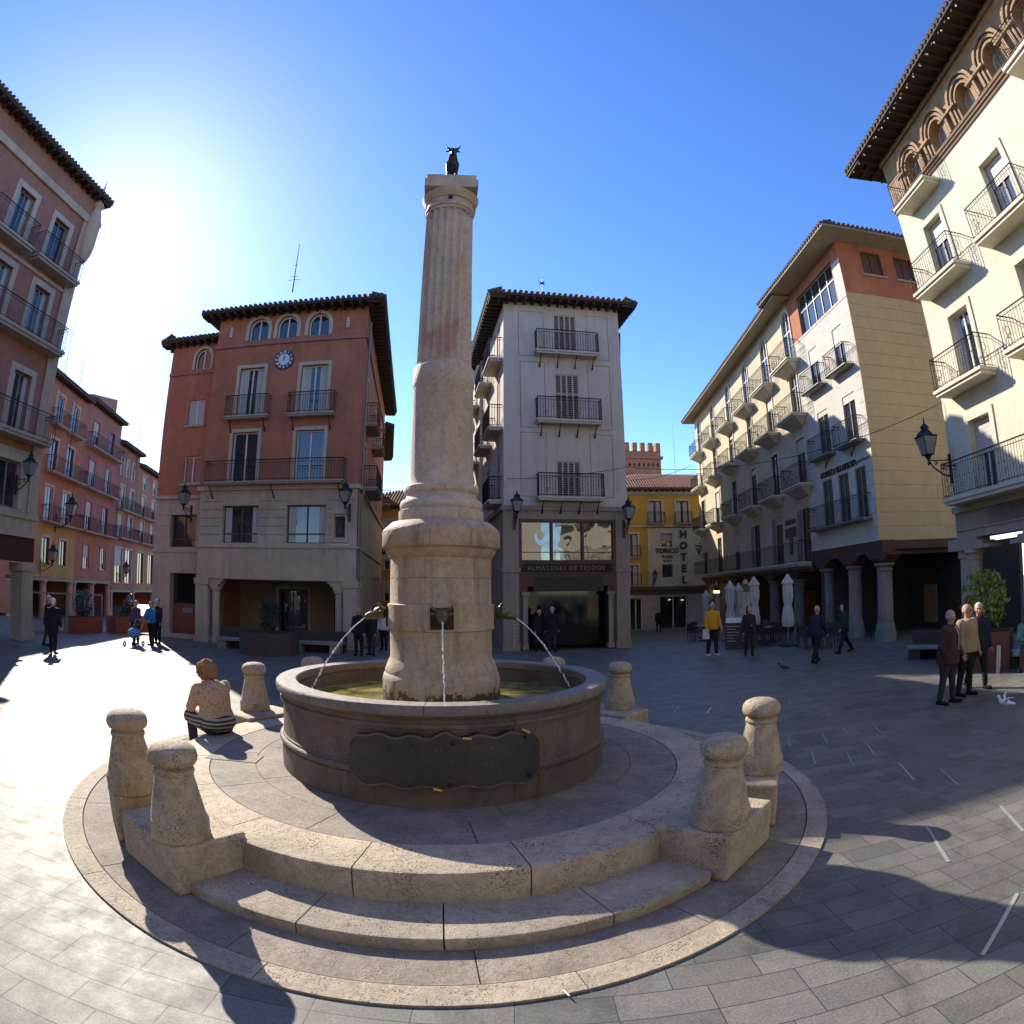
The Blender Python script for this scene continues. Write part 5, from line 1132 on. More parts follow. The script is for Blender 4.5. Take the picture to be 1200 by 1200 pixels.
mb = MB(); F.hexa = None; F.box(mb, 0, 7, -6, 0, 5, 20.3); mb.hexa([F.p(0, -6, 20.3), F.p(7, -6, 20.3), F.p(7, 0, 20.3), F.p(0, 0, 20.3), F.p(0, -6, 20.5), F.p(7, -6, 22), F.p(7, 0, 22), F.p(0, 0, 20.5)]); F.box(mb, 1.2, 2.4, .0, 1.5, 12, 17.5); F.box(mb, 4.1, 5, 1, 2.2, 12, 16.6); F.box(mb, 6.5, 7.6, 1.4, 2.6, 12, 16.0); build(mb, 'wall', M['rowpink'], TB2)

# ---- the south side of the square (behind the camera; it shows in the window panes)
for i, (x0, x1, zt, m1, lb) in enumerate(((-18, -6, 15, 'cream', 'cream house on the south side of the square, reflected in the windows'), (-6, 5, 13, 'rowyellow', 'yellow house on the south side of the square, reflected in the windows'), (5, 13, 16, 'cream', 'tall cream corner house on the south side of the square, reflected in the windows'))):
    F = Fr((x0, -9), (x1-.05, -9), view=(0, 0)); sb = bld('south_house', F, lb)
    k2 = int(F.L/3); ops = [(1+j*3, 2+j*3, z, z+2.1) for j in range(k2) for z in (4.5, 7.7, 10.9) if z+2.5 < zt]+[(1+j*3, 2.6+j*3, .2, 2.8) for j in range(k2)]
    mb = MB(); wall(mb, F, 0, F.L, 0, zt, ops, .3); shell(mb, F, 0, F.L, 6, 0, zt); build(mb, 'wall', M[m1], sb)
    for o in ops: window(sb, F, *o, depth=.2, frame='brownframe', fw=.08)
    for j in range(k2):
        for z in (4.5, 7.7, 10.9):
            if z+2.5 < zt: balcony(sb, F, .5+j*3, 2.5+j*3, z, .5, .95, step=.25)
    roof(sb, [F.p(0, 0, 0)[:2], F.p(F.L, 0, 0)[:2], F.p(F.L, -6, 0)[:2], F.p(0, -6, 0)[:2]], zt, .6, 1, rafter=0, edges=())
# ------------------------------------------------------------------ street furniture
def obj_at(o, x, y, z, rz=0, label=None, s=1): o.location = (x, y, z); o.rotation_euler.z = rz; o.scale = (s, s, s); o['label'] = label; return o
# wall lantern: wall at y=0, lamp hangs out towards -y
def make_lantern():
    o = empty('wall_lantern', (0, 0, 0), 'x', 'lantern', 'iron lanterns bracketed to the house fronts')
    mb = MB()
    def fr4(z, r): return [(-r, -.62-r, z), (r, -.62-r, z), (r, -.62+r, z), (-r, -.62+r, z)]
    a, b = fr4(.12, .10), fr4(.52, .19)
    for i in range(4): mb.tube([a[i], b[i]], .012, 4); mb.tube([a[i], a[(i+1) % 4]], .012, 4); mb.tube([b[i], b[(i+1) % 4]], .018, 4)
    mb.lathe([(.27, .52), (.26, .55), (.12, .66), (.11, .70), (.14, .72), (.07, .78), (.02, .82), (.035, .86), (.012, .90), (.006, .98)], (0, -.62), 4); mb.lathe([(0, .10), (.15, .12), (0, .13)], (0, -.62), 4)
    mb.lathe([(.0, -.12), (.04, -.08), (.03, 0), (.06, .06), (.10, .11), (0, .12)], (0, -.62), 10)
    build(mb, 'lamp_frame', M['iron'], o)
    mb = MB(); mb.hexa(fr4(.13, .092)+fr4(.51, .178)); build(mb, 'lamp_glass', M['lampglass'], o)
    mb = MB(); mb.tube([(0, 0, -.35), (0, -.25, -.30), (0, -.5, -.15), (0, -.62, 0)], .018, 6); mb.tube([(0, 0, .02), (0, -.3, .0), (0, -.6, .0)], .014, 5)
    for cy, cz, r in ((-.22, -.12, .09), (-.42, -.07, .055)): mb.tube([(0, cy+r*(1-.07*t)*cos(t*pi/4), cz+r*(1-.07*t)*sin(t*pi/4)) for t in range(11)], .01, 5)
    mb.box(-.04, .04, -.03, .0, -.5, .15); build(mb, 'bracket', M['iron'], o)
    return o
ln = make_lantern()
LN = [(RF, -.38, 5.62, .15, 1.15, 'lantern at the left corner of the stone storey of the red house'), (RF, 6.92, 5.62, .15, 1.1, 'lantern at the right corner of the red house, beside the stone niche'),
      (WF, .42, 5.35, .1, 1.05, 'lantern on the left pilaster of the white house, next to the fountain column'), (WF, 5.0, 5.1, .1, 1.15, 'lantern on the right pilaster of the white house, in front of the yellow hotel'),
      (CF, .02, 5.95, 0, 1.45, 'large lantern on the corner of the cream house beside its long iron balcony'), (LF, 1.35, 5.8, .05, 1.15, 'lantern on the tall red and stone house at the left edge of the photo'),
      (rowf(0, 3), 1.3*KR, rz(5.2)-.3, .1, 2.0, 'lantern in front of the balcony of the first house of the side row'), (rowf(0, 3), -.05, rz(3.1)-.2, .1, 1.6, 'small lantern low on the yellow wall of the first house of the side row'),
      (HF, hx(5.25), hz(3.0), .1, 1.1, 'lantern on the cream wall of the hotel below its sign'), (LG, 17.6, 4.9, .72, 1.15, 'lantern hung from the long balcony near the far end of the long yellow house'), (rowf(8.87*KR, 20), .8*KR, rz(2.9)-.2, .1, 1.5, 'lantern over the arcade of the third house of the side row')]
for i, (F, u, z, n, s, lb) in enumerate(LN):
    o = ln if i == 0 else copy_tree(ln); p = F.p(u, n, 0); obj_at(o, p[0], p[1], z, atan2(F.n.y, F.n.x)+pi/2, lb, s)
CLAMP = LN
# overhead cables
def cable(name, a, b, sag, label, r=.012):
    a, b = Vector(a), Vector(b); mb = MB(); mb.tube([a.lerp(b, t/16)-Vector((0, 0, sag*4*(t/16)*(1-t/16))) for t in range(17)], r, 4); tag(build(mb, name, M['wire'], origin=tuple(a)), label, 'cable')
cable('overhead_cable', CF.p(.1, .03, 7.85), WF.p(5.15, .05, 7.55), .9, 'thin cable strung from the cream house to the corner of the white house')
cable('overhead_cable', WF.p(5.1, .06, 7.5), WF.p(.1, .06, 6.9), .12, 'thin cable sagging across the front of the white house', .008)
cable('overhead_cable', LG.p(24.5, .1, 13.0), HF.p(4, .4, 11.8), .3, 'thin cable between the long yellow house and the hotel roof', .02)
# antennas
def antenna(x, y, z, h, label, lat=0):
    mb = MB(); mb.tube([(x, y, z), (x, y, z+h)], [.03, .012], 5)
    for i, (zz, w) in enumerate(((.25, .3), (.32, .18), (.55, .12)) if not lat else [(.1+.08*i, .25-.012*i) for i in range(10)]):
        mb.tube([(x-w, y, z+h*zz), (x+w, y, z+h*zz)], .012, 4)
    tag(build(mb, 'roof_antenna', M['iron'], origin=(x, y, z)), label, 'antenna')
antenna(-9.4, 22.6, 14.9, 2.5, 'slim antenna on the roof of the red house with the clock')
antenna(-31.2, 32.4, 11.5, 9.6, 'tall lattice mast behind the roofs at the left', 1); antenna(-32.3, 35.5, 11.5, 8.5, 'shorter lattice mast just right of the tall mast at the left', 1); antenna(16.1, 57.8, 10, 8.5, 'thin aerial above the roofs between the hotel and the long house')
antenna(-24.2, 33.5, 9.6, 3, 'small aerial above the far roofs of the side row')
# closed cafe parasols
def make_parasol():
    o = empty('closed_parasol', (0, 0, 0), 'x', 'parasol', 'closed cream parasols outside the arcade')
    mb = MB(); mb.tube([(0, 0, .05), (0, 0, 2.75)], .025, 8); build(mb, 'pole', M['steel'], o)
    mb = MB(); mb.box(-.3, .3, -.3, .3, 0, .08); build(mb, 'base', M['darkbox'], o, bevel=.01)
    mb = MB(); ph = [R.uniform(-.25, .25) for _ in range(4)]
    def rm(a, z): return 1+.16*cos(8*a+3*z)+.07*cos(5*a+ph[0]+4*z)
    mb.lathe([(.03, .75), (.19, .76), (.22, .95), (.20, 1.25), (.155, 1.5), (.125, 1.58), (.15, 1.66), (.19, 1.9), (.19, 2.2), (.165, 2.38), (.22, 2.40), (.19, 2.5), (.11, 2.62), (.05, 2.74), (.0, 2.78)], (0, 0), 48, rmod=rm)
    build(mb, 'canopy', M['canvas'], o, smooth=True)
    mb = MB(); mb.lathe([(.135, 1.56), (.15, 1.565), (.15, 1.6), (.135, 1.605)], (0, 0), 24); build(mb, 'strap', M['blind'], o)
    return o
pr = make_parasol()
for i, (x, y, s, rz, lb) in enumerate(((10.5, 21.8, 1.0, 0, 'closed parasol nearest the camera, beside the laid cafe table'), (10.1, 24.3, 1.0, 1.2, 'closed parasol right behind the woman in the dark coat'), (9.7, 26.2, .98, 2.2, 'closed parasol just left of the menu boards and the dark woman'), (10.3, 26.7, .95, 3.3, 'darker closed parasol partly behind the menu boards'), (9.95, 30.5, .9, 4.1, 'farthest closed parasol, behind the man in the yellow jacket'))):
    o = pr if i == 0 else copy_tree(pr); obj_at(o, x, y, gz(x, y), rz, lb, s)
# menu boards
def make_board():
    o = empty('menu_board', (0, 0, 0), 'x', 'menu board', 'menu boards outside the cafe')
    mb = MB(); 
    for s in (-1, 1): mb.hexa([(-.33, s*.25-.015, 0), (.33, s*.25-.015, 0), (.33, s*.25+.015, 0), (-.33, s*.25+.015, 0), (-.33, s*.04-.015, 1.2), (.33, s*.04-.015, 1.2), (.33, s*.04+.015, 1.2), (-.33, s*.04+.015, 1.2)])
    build(mb, 'panel', M['black'], o)
    mb = MB(); mb.box(-.3, .3, -.09, -.07, .95, 1.2); 
    build(mb, 'header', M['whitepaint'], o)
    mb = MB()
    for i in range(6):
        z = .86-i*.11; y = -.25+.21*z/1.2-.022; w = R.uniform(.12, .26); mb.box(-.27, -.27+2*w, y-.004, y, z, z+.022)
    build(mb, 'menu_lines', M['blind'], o)
    return o
bd = make_board(); obj_at(bd, 8.35, 22.2, 0, -.35, 'menu board with white header and chalk lines, left one of the pair'); obj_at(copy_tree(bd), 8.95, 22.3, 0, -.1, 'menu board on the right of the pair, half hidden by the dark woman')
# cafe tables and chairs
def make_table():
    o = empty('cafe_table', (0, 0, 0), 'x', 'table', 'cafe tables on the terrace')
    mb = MB(); mb.lathe([(0, .70), (.4, .70), (.41, .715), (.4, .73), (0, .73)], (0, 0), 24); build(mb, 'tabletop', M['steel'], o)
    mb = MB(); mb.lathe([(.03, .03), (.03, .7)], (0, 0), 10); mb.lathe([(0, .0), (.24, .0), (.22, .03), (.03, .05)], (0, 0), 16); build(mb, 'leg', M['iron'], o); return o
def make_chair():
    o = empty('cafe_chair', (0, 0, 0), 'x', 'chair', 'dark cafe chairs on the terrace')
    mb = MB(); mb.box(-.22, .22, -.22, .22, .43, .47); build(mb, 'seat', M['darkbox'], o, bevel=.01)
    mb = MB(); mb.hexa([(-.22, .2, .5), (.22, .2, .5), (.22, .23, .5), (-.22, .23, .5), (-.2, .27, .88), (.2, .27, .88), (.2, .30, .88), (-.2, .30, .88)]); build(mb, 'backrest', M['darkbox'], o, bevel=.01)
    for x in (-.2, .2):
        for y in (-.2, .21):
            mb = MB(); mb.tube([(x, y, 0), (x, y, .88 if y > 0 else .66)], .014, 6); build(mb, 'leg', M['iron'], o)
    for x in (-.22, .22): mb = MB(); mb.box(x-.02, x+.02, -.22, .24, .65, .68); build(mb, 'armrest', M['iron'], o)
    return o
tb = make_table(); chr_ = make_chair(); tl = [(11.15, 20.6, 'round cafe table nearest the man in the dark suit, with a napkin box'), (10.0, 23.0, 'round cafe table between the parasols'), (10.9, 24.4, 'round cafe table close to the arcade, behind the first parasol'), (9.2, 28.6, 'round cafe table farthest back, behind the menu boards')]
for i, (x, y, lb) in enumerate(tl): obj_at(tb if i == 0 else copy_tree(tb), x, y, gz(x, y), 0, lb)
n_ = 0
for ti, (x, y, lb) in enumerate(tl):
    for q in range(4):
        a = q*pi/2+.4+ti*.5; o = chr_ if n_ == 0 else copy_tree(chr_); n_ += 1
        obj_at(o, x+.62*cos(a), y+.62*sin(a), gz(x, y), a-pi/2, 'dark armchair at the %s cafe table, on its %s side' % (('nearest', 'second', 'third', 'farthest')[ti], ('right', 'far', 'left', 'near')[q]))
mb = MB(); mb.box(11.05, 11.2, 20.5, 20.62, .732, .87); tag(build(mb, 'napkin_box', M['yellow'], origin=(11.1, 20.5, .73)), 'small yellow napkin box on the nearest cafe table', 'napkin box')
mb = MB(); mb.lathe([(.035, .732), (.04, .85), (.03, .93), (.012, .95), (.012, 1.0), (0, 1.0)], (11.35, 20.6), 12); tag(build(mb, 'bottle', M['whitepaint'], origin=(11.35, 20.6, .73)), 'small white bottle on the nearest cafe table', 'bottle')
# planters
def leaves(mb, c, r, n, sz, shape='ell', seed=1):
    rr = random.Random(seed)
    for _ in range(n):
        while True:
            p = Vector((rr.uniform(-1, 1), rr.uniform(-1, 1), rr.uniform(-1, 1)))
            if shape == 'ell' and .35 < p.length < 1 and (sin(p.x*5+seed)+sin(p.y*6)+sin(p.z*5+seed*2)) > -1.1: break
            if shape == 'cone' and p.xy.length < (1-(p.z+1)/2)*1.0 and p.xy.length > (1-(p.z+1)/2)*.4: break
        q = Vector(c)+Vector((p.x*r[0], p.y*r[1], p.z*r[2])); d = Vector((rr.gauss(0, 1), rr.gauss(0, 1), rr.gauss(.3, 1))).normalized(); s = d.cross(Vector((rr.random(), rr.random(), rr.random()))).normalized(); l = sz*rr.uniform(.7, 1.3)
        mb.add([q, q+d*l*.5+s*l*.22, q+d*l, q+d*l*.5-s*l*.22], [(0, 1, 2, 3)])
def planter(x, y, z, w, d, h, rz, potmat, label, plant=None, lab2=None, pr_=None, seed=1, octa=False, leaf='leafdark'):
    o = empty('planter', (x, y, z), label, 'planter'); mb = MB()
    if octa:
        k = 8; P = [(w*.5*cos(rz+2*pi*i/k), w*.5*sin(rz+2*pi*i/k)) for i in range(k)]; Pi = [(a*.9, b*.9) for a, b in P]
    else:
        cs_ = [(-w/2, -d/2), (w/2, -d/2), (w/2, d/2), (-w/2, d/2)]; P = [(a*cos(rz)-b*sin(rz), a*sin(rz)+b*cos(rz)) for a, b in cs_]; Pi = [(a*.92, b*.92) for a, b in P]
    P = [(a+x, b+y) for a, b in P]; Pi = [(a+x, b+y) for a, b in Pi]; k = len(P)
    mb.add([(a, b, z) for a, b in P]+[(a, b, z+h) for a, b in P]+[(a, b, z+h) for a, b in Pi]+[(a, b, z+h-.1) for a, b in Pi], [(i, (i+1) % k, k+(i+1) % k, k+i) for i in range(k)]+[(k+i, k+(i+1) % k, 2*k+(i+1) % k, 2*k+i) for i in range(k)]+[(2*k+i, 2*k+(i+1) % k, 3*k+(i+1) % k, 3*k+i) for i in range(k)]+[tuple(range(k-1, -1, -1))])
    build(mb, 'box', M[potmat], o); mb = MB(); mb.add([(a, b, z+h-.06) for a, b in Pi], [tuple(range(k))]); build(mb, 'soil', M['soil'], o)
    if plant:
        shape, r, cz, n, sz = plant; t = empty('shrub', (x, y, z+h-.06), lab2, 'shrub'); mb = MB(); leaves(mb, (x, y, z+cz), r, n, sz, shape, seed); build(mb, 'foliage', M[leaf], t)
        mb = MB(); mb.tube([(x, y, z+h-.08), (x+.02, y, z+cz+r[2]*.3)], [.04, .015], 6)
        for i in range(6): a = i*1.1; mb.tube([(x, y, z+cz-r[2]*.6), (x+r[0]*.6*cos(a), y+r[1]*.6*sin(a), z+cz+r[2]*R.uniform(-.2, .6))], [.018, .006], 5)
        build(mb, 'stem', M['bark'], t)
    return o
planter(-8.75, 20.9, 0, 2.2, 1.2, .78, .39, 'brownbox', 'dark brown eight-sided planter in front of the red house arcade', ('ell', (.42, .42, .62), 1.38, 2600, .075), 'rounded dark green shrub in the planter before the red house arcade', octa=True, seed=3)
planter(11.75, 12.1, 0, 1.5, 1.1, .92, -.9, 'corten', 'rusty brown box planter behind the three elderly men', ('ell', (.70, .6, .75), 1.72, 1000, .15), 'laurel bush with bright sunlit leaves behind the three elderly men', seed=5, leaf='leafbright')
planter(-19.3, 22.9, 0, 1.7, .8, .72, 1.3, 'redpot', 'red box planter in front of the glass terrace screen', ('ell', (.6, .5, .72), 1.25, 2200, .09), 'dark bushy shrub in the red planter by the glass screen', seed=8)
planter(-18.1, 25.1, 0, 2.2, .9, .78, 1.2, 'corten', 'long brown planter by the side row, left of the strolling couple', ('cone', (.62, .55, .75), 1.45, 2600, .09), 'cone-shaped green shrub left of the strolling couple', seed=11)
def bench(x, y, rz, L, label, back=True, stone=True):
    o = empty('bench', (x, y, 0), label, 'bench')
    def bx_(mb, a, b, c, d, e, f):
        P = [(p*cos(rz)-q*sin(rz)+x, p*sin(rz)+q*cos(rz)+y) for p, q in ((a, c), (b, c), (b, d), (a, d))]; mb.prism([tuple(p) for p in P], e, f)
    mb = MB(); bx_(mb, -L/2, L/2, -.3, .25, .30, .42); build(mb, 'seat', M['stonebench'] if stone else M['steel'], o, bevel=.015)
    for s in (-1, 1): mb = MB(); bx_(mb, s*L*.36-.2, s*L*.36+.2, -.24, .2, 0, .3); build(mb, 'leg', M['stonebench'] if stone else M['darkbox'], o)
    if back: mb = MB(); bx_(mb, -L/2, L/2, .25, .55, 0, .78); build(mb, 'backrest', M['darkbox'], o, bevel=.03)
bench(-10.55, 22.0, .05, 1.7, 'stone bench with a dark back, left of the eight-sided planter'); bench(-7.35, 22.3, .03, 2.1, 'stone bench with a dark back, right of the eight-sided planter')
bench(12.0, 14.6, -.95, 1.6, 'dark low bench left of the rusty planter', True, False); bench(12.35, 10.75, -1.25, 1.9, 'metal bench under the seated man in the green shirt', False, False)
mb = MB(); mb.lathe([(0, 0), (.06, 0), (.06, .62), (.05, .66), (0, .67)], (11.2, 11.0), 16); tag(build(mb, 'street_post', M['steel'], smooth=True, origin=(11.2, 11.0, 0)), 'short steel post at the left end of the metal bench', 'post')
# glass terrace screen
o = empty('terrace_screen', (-19.8, 21.5, 0), 'framed glass screen closing a terrace in front of the side row', 'screen'); S = Fr((-20.05, 19.9), (-19.0, 24.0))
mb = MB()
for i in range(5): S.box(mb, i*S.L/4-.03, i*S.L/4+.03, -.03, .03, 0, 1.75)
S.box(mb, 0, S.L, -.02, .02, 1.69, 1.75); S.box(mb, 0, S.L, -.02, .02, 0, .08); build(mb, 'frame', M['greyframe'], o)
mb = MB(); S.box(mb, .03, S.L-.03, -.006, .006, .08, 1.69)
m_, nt_, b_ = nmat('clear_glass'); b_.inputs['Transmission Weight'].default_value = 1; b_.inputs['Roughness'].default_value = .02; b_.inputs['IOR'].default_value = 1.1; b_.inputs['Base Color'].default_value = (.85, .9, .9, 1)
build(mb, 'pane', m_, o)
# glass strips set in the paving
m0 = MB(); m0.box(-.017, .017, -.36, .36, 0, .006); strip0 = None
ST = [((3.84, 4.56), (3.52, 3.8)), ((4.84, 4.52), (4.53, 3.85)), ((2.82, 2.5), (3.6, 2.99)), ((4.88, 6.55), (4.62, 5.86)), ((5.18, 6.05), (4.92, 5.35)), ((5.09, 7.74), (4.82, 7.06)), ((4.6, 7.5), (4.31, 6.83)), ((4.17, 7.79), (3.9, 7.13)), ((4.26, 8.8), (4.01, 8.16)), ((4.82, 8.66), (4.58, 8.04)), ((5.88, 8.78), (5.63, 8.15)), ((5.31, 8.86), (5.13, 8.3)), ((5.74, 10.26), (5.54, 9.7)), ((5.91, 11.23), (5.62, 10.56)), ((5.64, 11.69), (5.41, 11.08)), ((4.9, 11.9), (4.62, 11.3)), ((3.9, 11.6), (3.62, 11.0)), ((3.3, 11.9), (3.05, 11.3)), ((2.6, 12.3), (2.4, 11.7))]
for i, (a, b) in enumerate(ST):
    if i == 0: so_ = build(m0, 'light_strip', M['ledglass'])
    else: so_ = so_.copy(); COL.objects.link(so_)
    so_.location = ((a[0]+b[0])/2, (a[1]+b[1])/2, .001); so_.rotation_euler.z = atan2(a[1]-b[1], a[0]-b[0])-pi/2; L_ = hypot(a[0]-b[0], a[1]-b[1]); so_.scale = (1, L_/.72, 1)
    lb = ['glass light strip at the edge of the big shadow, right of the fountain', 'glass light strip in the sunlit paving at the right edge', 'long glass light strip crossing the column shadow at lower right'] 
    tag(so_, lb[i] if i < 3 else 'short pale glass light strip set flush in the shaded paving right of the fountain', 'light strip', 'glass light strips in the paving' if i > 2 else 'large glass light strips in the sun')
# litter
mb = MB(); mb.tube([(.28, 3.06, .028), (.31, 3.0, .028)], .006, 6); tag(build(mb, 'cigarette_end', M['whitepaint'], origin=(.3, 3.03, .03)), 'white cigarette end on the outer stone ring', 'cigarette end')
# pigeons
def pigeon(x, y, z, rz, mat, label, fly=False):
    mb = MB(); rt = Matrix.Rotation(rz, 3, 'Z')
    def q(a, b, c): return Vector((x, y, z))+rt @ Vector((a, b, c))
    mb.cap(q(0, -.05, .10), q(0, .07, .12), .05, .045); mb.cap(q(0, .09, .14), q(0, .12, .20), .03, .022); mb.ell(q(0, .13, .215), (.024, .028, .024)); mb.cap(q(0, .15, .21), q(0, .175, .205), .008, .004); mb.cap(q(0, -.10, .09), q(0, -.18, .07), .03, .018)
    for s in (-1, 1):
        if fly: mb.cap(q(s*.03, 0, .13), q(s*.16, -.02, .2), .03, .02); mb.cap(q(s*.16, -.02, .2), q(s*.28, -.08, .22), .02, .01)
        else: mb.cap(q(s*.02, .01, .06), q(s*.02, .01, .005), .008, .007); mb.cap(q(s*.045, .03, .12), q(s*.03, -.12, .09), .025, .012)
    tag(voxmesh(mb, 'pigeon', M[mat], .008, origin=(x, y, z)), label, 'pigeon')
pigeon(7.4, 15.66, 0, 1.2, 'darkbox', 'dark pigeon on the shaded paving in front of the walking man'); pigeon(5.5, 23.9, 0, -1.4, 'stonebench', 'grey pigeon on the paving before the right pilaster of the white house'); pigeon(7.85, 7.5, .15, 1.0, 'whitepaint', 'pale pigeon flapping low over the paving at the right edge', True)

# ------------------------------------------------------------------ people
def person(x, y, z, h, hd, label, legs=((5, 3, 3), (-5, 3, 3)), arms=((5, 6, 12), (-5, 6, 12)), top=None, legm=None, shoe=None, hair=None, lean=0, head=(0, 0), coat=.0, build_=1.0, skin='skin', vox=.013, tie=False, bald=False, skirt=None, longhair=False, sit=False, hands=True, open_=None, hem=0, headturn=0, group=None, tieshirt=None):
    build_ *= 1.1
    a = radians(-hd); Rz = Matrix.Rotation(a, 3, 'Z'); H = h
    base = Vector((x, y, 0))
    hipz = .525*H; pel = Vector((0, 0, hipz)); le = radians(lean)
    spine = Vector((0, sin(le), cos(le)))
    sh = pel+spine*.295*H; neck0 = pel+spine*.33*H; hc = neck0+Vector((0, sin(radians(lean+head[0])), cos(radians(lean+head[0]))))*.085*H
    J = {}
    mins = []
    for s, (hip, knee, abd) in zip((-1, 1), legs):
        p0 = pel+Vector((s*.052*H, 0, -.01*H)); th = radians(hip); ab = radians(abd)
        d = Vector((s*sin(ab), sin(th)*cos(ab), -cos(th)*cos(ab))); k = p0+d*.245*H
        t2 = radians(hip-knee); d2 = Vector((s*sin(ab)*.5, sin(t2), -cos(t2))).normalized(); an = k+d2*.235*H
        ft = radians(min(20, max(-35, (hip-knee)*.6))) if not sit else 0
        toe = an+Vector((s*.012*H, cos(ft)*.10*H, sin(ft)*.10*H-.025*H)); heel = an+Vector((0, -.025*H, -.025*H)); J[s] = (p0, k, an, toe, heel); mins.append(min(toe.z, heel.z)-.018*H)
    dz = -min(mins); off = Vector((0, 0, z+dz))
    A = {}
    for s, ar in zip((-1, 1), arms):
        f, ab, el = ar[:3]; inw = ar[3] if len(ar) > 3 else 0
        p0 = sh+Vector((s*.090*H*build_, 0, -.022*H)); th = radians(f+lean*.6); ab = radians(ab); d = Vector((s*sin(ab), sin(th)*cos(ab), -cos(th)*cos(ab))); e = p0+d*.172*H
        t2 = radians(f+el+lean*.6); iw = radians(inw); d2 = Vector((-s*sin(iw), sin(t2)*cos(iw), -cos(t2)*cos(iw))); w = e+d2*.148*H; A[s] = (p0, e, w, d2)
    def W_(v): return base+Rz @ v+off
    b_ = build_
    m = MB()
    def cap(a_, b2, r1, r2, mm=None, n=10): (mm or m).cap(W_(a_), W_(b2), r1*H, r2*H, n)
    def el(c, r, mm=None, rot=None): (mm or m).ell(W_(c), tuple(q*H*(1.13 if rot else 1) for q in r), 16, 12, Rz @ (rot or Matrix.Identity(3)))
    ht = Matrix.Rotation(radians(-headturn), 3, 'Z') @ Matrix.Rotation(radians(-(lean+head[0])), 3, 'X')
    HS = 1.13
    def loft(mm, rings, n=16):   # rings: (centre, half width, half depth) in body space, as fractions of H
        vs = []; k = len(rings)
        for c, rx, ry in rings:
            for i in range(n):
                t = 2*pi*i/n; ct, st_ = cos(t), sin(t); vs.append(W_(c+Vector((rx*H*math.copysign(abs(ct)**.8, ct), ry*H*math.copysign(abs(st_)**.8, st_), 0))))
        fs = [(j*n+i, j*n+(i+1) % n, (j+1)*n+(i+1) % n, (j+1)*n+i) for j in range(k-1) for i in range(n)]+[tuple(range(n-1, -1, -1)), tuple((k-1)*n+i for i in range(n))]
        mm.add(vs, fs)
    def hp(a_, b2, c): return hc+ht @ Vector((a_*H*HS, b2*H*HS, c*H*HS))
    # head
    el(hp(0, -.006, .012), (.045, .056, .054), rot=ht); el(hp(0, .008, -.022), (.036, .044, .045), rot=ht); el(hp(0, .030, -.052), (.018, .018, .014), rot=ht)
    m.cap(W_(hp(0, .048, .006)), W_(hp(0, .064, -.014)), .006*H, .010*H, 8); el(hp(0, .046, .016), (.03, .012, .008), rot=ht); el(hp(0, .049, -.034), (.016, .01, .006), rot=ht)
    for s in (-1, 1): el(hp(s*.046, -.002, -.006), (.007, .013, .018), rot=ht); el(hp(s*.026, .034, -.014), (.014, .014, .012), rot=ht)
    cap(neck0-spine*.03*H, hc-Vector((0, .004*H, .03*H)), .034, .031)
    # torso and limbs
    el(pel+spine*.03*H, (.082*b_, .056*b_, .065)); el(pel+spine*.13*H, (.076*b_, .054*b_, .09)); el(pel+spine*.22*H, (.080*b_, .055*b_, .07)); m.cap(W_(sh+Vector((-.08*H*b_, 0, -.022*H))), W_(sh+Vector((.08*H*b_, 0, -.022*H))), .03*H, .03*H)
    for s in (-1, 1):
        p0, k, an, toe, heel = J[s]; cap(p0, k, .054*b_, .034); cap(k, k.lerp(an, .35), .033, .034); cap(k.lerp(an, .35), an, .033, .020); cap(heel, toe, .018, .016)
        p0, e, w, d2 = A[s]; cap(p0, e, .026*b_, .022); cap(e, w, .024, .016)
        if hands:
            sd = d2.cross(Vector((0, 1, 0)) if abs(d2.y) < .9 else Vector((0, 0, 1))).normalized(); fw = sd.cross(d2).normalized()
            cap(w+d2*.012*H, w+d2*.04*H, .016, .018)
            for q in range(4):
                o0 = w+d2*.05*H+fw*(q-1.5)*.0095*H; l = (.028, .034, .032, .024)[q]*H; o1 = o0+(d2*.95+sd*.2*-s).normalized()*l*.55; cap(o0, o1, .0062, .0056, n=6); cap(o1, o1+(d2*.8+sd*.6*-s).normalized()*l*.5, .0056, .005, n=6)
            cap(w+d2*.022*H+fw*.014*H, w+d2*.045*H+fw*.034*H, .0075, .006, n=6)
    body = voxmesh(m, 'person', [M[skin], M['eye'], M['lip']], vox, smooth=3, origin=(x, y, z)); tag(body, label, 'person', group)
    L0 = Vector((x, y, z)); eyes = [W_(hp(s*.0175, .047, .004))-L0 for s in (-1, 1)]; mouth = W_(hp(0, .053, -.033))-L0
    for p in body.data.polygons:
        c = p.center
        if min((c-e).length for e in eyes) < .0075*H: p.material_index = 1
        elif (c-mouth).length < .009*H: p.material_index = 2
    # trousers / skirt
    if legm:
        t = MB()
        def tc(a_, b2, r1, r2): t.cap(W_(a_), W_(b2), r1*H, r2*H, 10)
        t.ell(W_(pel+spine*.01*H), (.09*H*b_, .068*H*b_, .055*H), 14, 10, Rz)
        for s in (-1, 1):
            p0, k, an, toe, heel = J[s]
            tc(p0, k, .062*b_, .045); tc(k, k.lerp(an, .9), .044, .036)
            q = k.lerp(an, .93); 
        voxmesh(t, 'trousers', M[legm], vox*1.1, body, 2)
    if skirt:
        t = MB(); t.ell(W_(pel+Vector((0, -.01*H, .015*H))), (.152*H, .125*H, .085*H), 16, 12, Rz)
        for s in (-1, 1): p0, k, an, toe, heel = J[s]; t.cap(W_(p0), W_(k), .082*H, .066*H)
        voxmesh(t, 'skirt', M[skirt], vox*1.1, body, 3)
